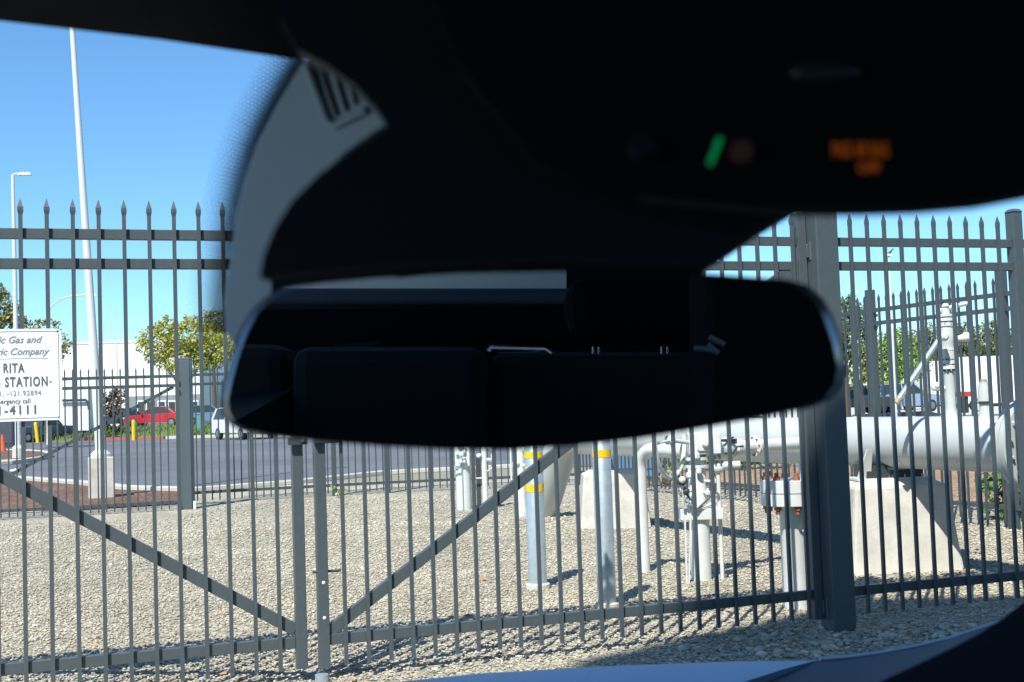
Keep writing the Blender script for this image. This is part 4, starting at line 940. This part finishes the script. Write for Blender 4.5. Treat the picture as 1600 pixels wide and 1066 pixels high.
wsq = [WS(-1000, -60), WS(2600, -60), WS(2300, 1500), WS(-700, 1500)]
build(MB().add(wsq, [(0, 1, 2, 3)]), 'windscreen', M_GLASS, fix=False)
# roof lining
L0 = [p + V(0, 0, 0) for p in hdr]; L1_ = [V(p.x, .30, 1.66) for p in hdr]; L2_ = [V(p.x * 1.0, -2.3, 1.66) for p in hdr]
up_ = V(0, .04, .05)
rl = MB(); vs = L0 + L1_ + L2_ + [p + V(0, .06, .03) for p in hdr] + [V(p.x, -2.3, 1.74) for p in hdr]; m_ = len(hdr); fs = []
for i in range(m_ - 1):
    fs += [(i, i + 1, m_ + i + 1, m_ + i), (m_ + i, m_ + i + 1, 2 * m_ + i + 1, 2 * m_ + i), (i, i + 1, 3 * m_ + i + 1, 3 * m_ + i), (3 * m_ + i, 3 * m_ + i + 1, 4 * m_ + i + 1, 4 * m_ + i)]
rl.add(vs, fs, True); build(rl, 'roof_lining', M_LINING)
# side pillars and doors
for s in (-1, 1):
    build(MB().box((s * .86, -.9, .75), (.10, 3.0, .62)), 'door_trim', M_CABIN)
    build(MB().bar((s * .80, -.75, 1.0), (s * .72, -.72, 1.68), .10, .14, V(0, 1, 0)), 'door_pillar', M_CABIN)
build(MB().box((0, -.9, .45), (1.8, 3.2, .10)), 'floor_pan', M_CABIN)
# dashboard under the windscreen
ds = MB(); prof = [(.55, .80), (.60, .95), (.72, 1.0), (1.05, 1.0), (1.30, .96), (1.35, .85)]
ds.loft([[V(x, y, z - .0) for y, z in prof] for x in (-.85, -.4, 0, .35)]); build(ds, 'dashboard', M_CABIN)
# pillar base at lower right
outl = [(1655, 880), (1600, 941), (1565, 968), (1530, 990), (1490, 1011), (1440, 1035), (1390, 1058), (1340, 1084), (1250, 1140)]
ap = MB(); loops = []
for Yp, sx_, dz in ((.70, .05, -.045), (.74, .022, -.02), (.775, .006, -.006), (.80, 0, 0)):
    top_ = [D(px, py, .8) + V(sx_, Yp - .8, dz) for px, py in outl]
    loops.append(top_ + [D(1300, 1500, .8) + V(0, Yp - .8, 0), D(1900, 1500, .8) + V(0, Yp - .8, 0), D(1900, 800, .8) + V(0, Yp - .8, 0)])
ap.loft(loops); build(ap, 'pillar_trim', M_LINING)
# bonnet
M_HOOD = mat('bonnet_sky_tint', (.14, .29, .48), .42, .0, spec=.22, noise=(4, (.13, .27, .46), .5))  # sky reflection on the bonnet put into the base blue
edge = [(380, 1090), (625, 1065), (755, 1052), (950, 1041), (1145, 1034), (1280, 1032)]
fe = [D(px, py, 2.15) for px, py in edge]
hb = MB(); rows = []
for k, (dy, dz, inn) in enumerate(((.05, -.10, 0), (.022, -.025, 0), (0, 0, 0), (-.03, .005, 0), (-.15, .02, .0), (-.4, .045, 0), (-.75, .06, 0))):
    rows.append([p + V(-.64 * (-dy if dy < 0 else 0), dy, dz) for p in fe])
vs = [p for r_ in rows for p in r_]; m_ = len(fe); fs = [(a * m_ + i, a * m_ + i + 1, (a + 1) * m_ + i + 1, (a + 1) * m_ + i) for a in range(len(rows) - 1) for i in range(m_ - 1)]
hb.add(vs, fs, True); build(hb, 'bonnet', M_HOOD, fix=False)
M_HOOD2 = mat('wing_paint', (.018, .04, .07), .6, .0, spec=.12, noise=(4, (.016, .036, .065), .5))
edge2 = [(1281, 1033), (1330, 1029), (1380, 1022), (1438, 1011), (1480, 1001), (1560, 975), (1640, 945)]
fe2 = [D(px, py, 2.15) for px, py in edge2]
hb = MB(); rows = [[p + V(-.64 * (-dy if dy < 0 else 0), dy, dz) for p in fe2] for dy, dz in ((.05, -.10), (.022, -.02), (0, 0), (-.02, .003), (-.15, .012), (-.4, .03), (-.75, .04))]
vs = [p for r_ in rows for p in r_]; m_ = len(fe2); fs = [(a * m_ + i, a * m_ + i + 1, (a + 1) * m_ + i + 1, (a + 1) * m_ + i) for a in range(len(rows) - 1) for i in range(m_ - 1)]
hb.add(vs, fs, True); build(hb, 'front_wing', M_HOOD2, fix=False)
build(MB().path([p + V(0, -.004, .004) for p in fe2[:6]], .0035, 8), 'wing_edge_glint', mat('edge_sky_glint', (.35, .45, .55), .4, noise=(4, (.32, .42, .52), .5)))  # pale strip stands in for sky reflecting off the rim

# rear view mirror
MN = V(-.10, -1, -.105).normalized(); MC = D(835, 565, .49)
def MP(px, py):
    d = ray(px, py); k = (MC - CAM).dot(MN) / d.dot(MN); return CAM + d * k
mo_px = [(440, 449), (412, 467), (392, 486), (374, 520), (360, 560), (351, 595), (345, 625), (347, 645), (357, 662), (377, 674), (410, 681), (500, 690), (600, 698), (700, 703), (800, 704), (900, 697), (1000, 686), (1100, 669), (1200, 651), (1265, 638), (1300, 624), (1317, 603), (1323, 575), (1314, 532), (1301, 495), (1286, 466), (1262, 446), (1230, 437), (1110, 428), (1000, 425), (880, 422), (720, 425), (590, 432), (500, 440)]
mo = [MP(*p) for p in mo_px]; mc = sum(mo, V(0, 0, 0)) / len(mo)
def inset(p, kx, kz):
    d = p - mc; L = d.length; ux = d.x / .125; f_ = abs(ux)
    return p - V(kx * max(-1, min(1, ux * 1.1)) if f_ > .6 else 0, 0, kz * (1 if d.z > 0 else -1) * min(1, abs(d.z) / .02))
glass = [inset(p, .0036, .0007) for p in mo]
glass = [p - MN * (p - MC).dot(MN) for p in glass]
mirror = MB(); case = []
backs = lambda k, dd: [mc + (p - mc) * k - MN * dd for p in mo]
mirror.loft([[p for p in mo], [mc + (p - mc) * 1.0 - MN * .004 for p in mo], backs(.985, .012), backs(.94, .022), backs(.82, .031), backs(.6, .037)], caps=False)
mirror.add(backs(.6, .037), [tuple(range(len(mo)))])
case_o = build(mirror, 'rearview_mirror', M_CABIN)
M_MIRR = mat('mirror_silver', (.62, .66, .69), .0, 1)
gl_o = build(MB().add([p + MN * .0022 for p in glass], [tuple(range(len(glass)))]), 'mirror_glass', M_MIRR, parent=case_o, fix=False)
M_RIMG = mat('mirror_bevel', (.38, .44, .50), .22, .6, noise=(200, (.36, .42, .48), .5))
rg = MB(); nn_ = len(mo); rg.add([p + MN * .0024 for p in glass] + [p - MN * .001 for p in mo], [(i, (i + 1) % nn_, nn_ + (i + 1) % nn_, nn_ + i) for i in range(nn_)], True)
build(rg, 'mirror_bevel', M_RIMG, parent=case_o)
build(MB().path([mc - MN * .03 + V(0, 0, .01), mc - MN * .05 + V(0, .02, .05), mc + V(0, .12, .09)], .012, 10), 'mirror_stalk', M_CABIN, parent=case_o)

# sensor cover behind mirror (dark) and pale bracket with louvres left of it
def slab(px_poly, Y, off, taper=.985, lift=V(0, 0, 0)):
    a = [D(px, py, Y) for px, py in px_poly]; c = sum(a, V(0, 0, 0)) / len(a)
    near = [c + (p - c) * taper + V(0, -.012, 0) for p in a]; mid = [c + (p - c) * (1 + taper) / 2 + V(0, -.008, 0) for p in a]
    return MB().loft([near, mid, a, [p + off for p in a]])
cov = [(425, 500), (425, 440), (470, 360), (560, 270), (640, 220), (640, 60), (600, -70), (1500, -70), (1500, 270), (1350, 300), (1240, 336), (1180, 372), (1118, 414), (1100, 425), (1060, 500)]
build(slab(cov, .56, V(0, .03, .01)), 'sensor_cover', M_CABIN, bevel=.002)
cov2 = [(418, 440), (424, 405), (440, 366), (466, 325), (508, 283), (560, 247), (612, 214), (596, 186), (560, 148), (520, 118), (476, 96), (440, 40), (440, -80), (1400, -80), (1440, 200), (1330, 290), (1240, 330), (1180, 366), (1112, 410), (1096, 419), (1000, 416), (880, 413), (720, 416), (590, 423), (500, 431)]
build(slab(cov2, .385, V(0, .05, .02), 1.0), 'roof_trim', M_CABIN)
brk = [(468, 102), (430, 165), (398, 228), (378, 290), (366, 345), (360, 400), (352, 440), (348, 475), (352, 520), (372, 560), (520, 560), (700, 300), (660, 150), (620, 100), (540, 80)]
def brp(px, py, d=0): return D(px, py, .565 + (640 - px) / 290 * .065 + (py - 100) / 400 * .02 - d)
bo = build(MB().prism([brp(px, py) for px, py in brk], V(.004, .012, .004)), 'windscreen_bracket', M_BRACKET, bevel=.002)
for (x0, y0), (x1, y1), wd in (((497, 92), (528, 180), .0022), ((516, 90), (543, 173), .0022), ((535, 90), (557, 164), .0018), ((486, 96), (516, 190), .001)):
    build(MB().bar(brp(x0, y0, .002), brp(x1, y1, .002), .002, wd, V(0, -1, .2).cross(D(x1, y1, .6) - D(x0, y0, .6))), 'vent_slot', M_DARK, parent=bo)
build(MB().path([brp(478, 100, .003), brp(513, 190, .003), brp(524, 197, .003), brp(572, 172, .003)], .0022, 8), 'vent_frame', M_BRACKET, parent=bo)
# ceramic dots baked on the glass
dots = MB(); path_px = [(466, 92), (425, 160), (392, 225), (371, 290), (359, 345), (352, 400), (345, 440), (340, 480), (338, 520)]
P0_ = [Vector((x, y)) for x, y in path_px]; P0_ = [P0_[0] * 2 - P0_[1]] + P0_ + [P0_[-1] * 2 - P0_[-2]]; P_ = []
for i in range(1, len(P0_) - 2):
    for k in range(10):
        t = k / 10; a, b_, c, d = P0_[i - 1:i + 3]
        P_.append(.5 * ((2 * b_) + (c - a) * t + (2 * a - 5 * b_ + 4 * c - d) * t * t + (3 * b_ - a - 3 * c + d) * t ** 3))
s = 0; row = 0; nxt = 0.0
for i in range(len(P_) - 1):
    L = (P_[i + 1] - P_[i]).length
    while nxt <= s + L:
        c = P_[i].lerp(P_[i + 1], (nxt - s) / L); d = (P_[min(i + 2, len(P_) - 1)] - P_[max(i - 1, 0)]).normalized(); nrm = Vector((-d.y, d.x))
        if nrm.x > 0: nrm = -nrm
        k = -14 + (row % 2) * 3.4
        while k < 50:
            p = c + nrm * k; rr = WS(p.x, p.y).y / F_PX * 4.7 * (1 - max(k, 0) / 50 * .78)
            w0_ = WS(p.x, p.y) - V(0, .60, .80) * .001; uu = V(1, 0, 0); vv2 = V(0, -.8, .6)
            dots.add([w0_ + uu * (math.cos(a) * rr) + vv2 * (math.sin(a) * rr) for a in [j * math.pi / 3 for j in range(6)]], [tuple(range(6))])
            k += 6.8
        nxt += 5.9; row += 1
    s += L
M_FRIT = mat('ceramic_frit', (.02, .03, .035), .6, noise=(100, (.03, .04, .045), .5))
build(dots, 'frit_dots', M_FRIT, fix=False)
# overhead console
con = [(640, -90), (720, 120), (840, 268), (930, 301), (1000, 312), (1100, 323), (1235, 335), (1340, 335), (1430, 332), (1520, 324), (1600, 309), (1700, 285), (1900, 200), (2000, -90)]
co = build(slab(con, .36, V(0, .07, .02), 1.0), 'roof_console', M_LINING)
build(MB().path([D(px, py - 3, .347) for px, py in con[4:12]], .0012, 6), 'console_rim', mat('rim_plastic', (.035, .04, .045), .45, noise=(90, (.03, .035, .04), .5)), parent=co)
M_GREEN = mat('green_lamp', (.0, .1, .03), .4, emit=((.0, .60, .16), .15)); M_ORNG = mat('orange_lamp', (.1, .03, .0), .4, emit=((.9, .19, .01), .075)); M_PINK = mat('dim_red_glow', (.04, .02, .02), .5, emit=((.5, .2, .18), .008))
build(MB().bar(D(1109, 257, .33), D(1125, 216, .33), .0014, .0018, V(0, 1, 0)), 'indicator_lamp', M_GREEN, parent=co)
build(MB().lathe(D(1158, 238, .345), [(0, .0035), (.003, .003)], 16, V(0, -1, 0)), 'microphone_grille', M_PINK, parent=co)  # weak emission gives this disc a dim reddish glow
build(MB().lathe(D(1005, 232, .345), [(0, .0045), (.003, .0035)], 16, V(0, -1, 0)), 'microphone_grille', M_CABIN, parent=co)
build(MB().ball(D(1290, 112, .345), (.010, .002, .0035)), 'map_lamp', mat('lamp_lens', (.03, .035, .045), .3, noise=(90, (.025, .03, .04), .5)), parent=co)
for body, px, py, sz in (('PASS AIR BAG', 1301, 245, .0060), ('OFF', 1340, 270, .0042)):
    vs, fs = text(body, sz, left=0, bold=.00016, sx=.44 if len(body) > 4 else .9); o_ = D(px, py, .344)
    build(MB().add([o_ + rgt * v.x + V(0, 0, v.y) - rgt * 0 for v in vs], fs), 'lettering', M_ORNG, parent=co, fix=False)

# what the mirror shows: rear cabin, placed by reflecting in the mirror plane
def refl(p): return p - MN * (2 * (p - MC).dot(MN))
def VR(px, py, Yv): return refl(D(px, py, Yv))
def rbox(x0, x1, y0, y1, Ya, Yb, name, m, bevel=.0, parent=None):
    a = [VR(x0, y0, Ya), VR(x1, y0, Ya), VR(x1, y1, Ya), VR(x0, y1, Ya)]; off = refl(V(0, Yb - Ya, 0)) - refl(V(0, 0, 0))
    return build(MB().prism(a, off), name, m, parent=parent, bevel=bevel)
rbox(250, 1400, 452, 700, 3.0, 3.3, 'parcel_shelf', M_SEAT, .01)
rbox(250, 1400, 450, 476, 2.75, 2.9, 'shelf_lit_band', mat('shelf_sky_light', (.04, .05, .07), .6, noise=(40, (.035, .045, .06), .5)), .01)  # sky light along the shelf top put into this band's bluish colour
rbox(455, 760, 541, 800, 2.35, 2.6, 'rear_seat', mat('rear_seat_cloth', (.003, .004, .0055), .9, noise=(120, (.002, .003, .004), .6)), .03)  # near-black cloth, a little darker than the headrest cloth
rbox(250, 445, 537, 800, 2.4, 2.62, 'rear_seat', MATS['rear_seat_cloth'], .03)
rbox(765, 1180, 549, 800, 2.45, 2.62, 'rear_seat', MATS['rear_seat_cloth'], .03)
rbox(886, 1106, 428, 522, 2.1, 2.25, 'headrest', M_SEAT, .035)
rbox(1106, 1500, 350, 900, 1.6, 1.8, 'front_seat', M_SEAT, .03)
rbox(886, 1500, 380, 480, 3.5, 3.55, 'rear_pillar', M_SEAT)
hp = [VR(764, 549, 2.3), VR(768, 543, 2.3), VR(852, 545, 2.3), VR(862, 552, 2.3)]
build(MB().path(hp, .005, 8), 'anchor_loop', M_CHROME); build(MB().path([VR(778, 552, 2.3), VR(845, 552, 2.3)], .003, 8), 'anchor_loop', M_CHROME)
for px in (927, 936, 1034, 1043): build(MB().tube(VR(px, 542, 2.3), VR(px, 553, 2.3), .002, n=6), 'belt_buckle', M_CHROME)
for a_, b_ in (((1108, 526), (1132, 538)), ((1085, 543), (1118, 547)), ((1106, 538), (1122, 552))): build(MB().path([VR(*a_, 1.55), VR(*b_, 1.55)], .004, 6), 'belt_guide', mat('belt_grey', (.12, .14, .16), .5, noise=(90, (.09, .1, .12), .5)))
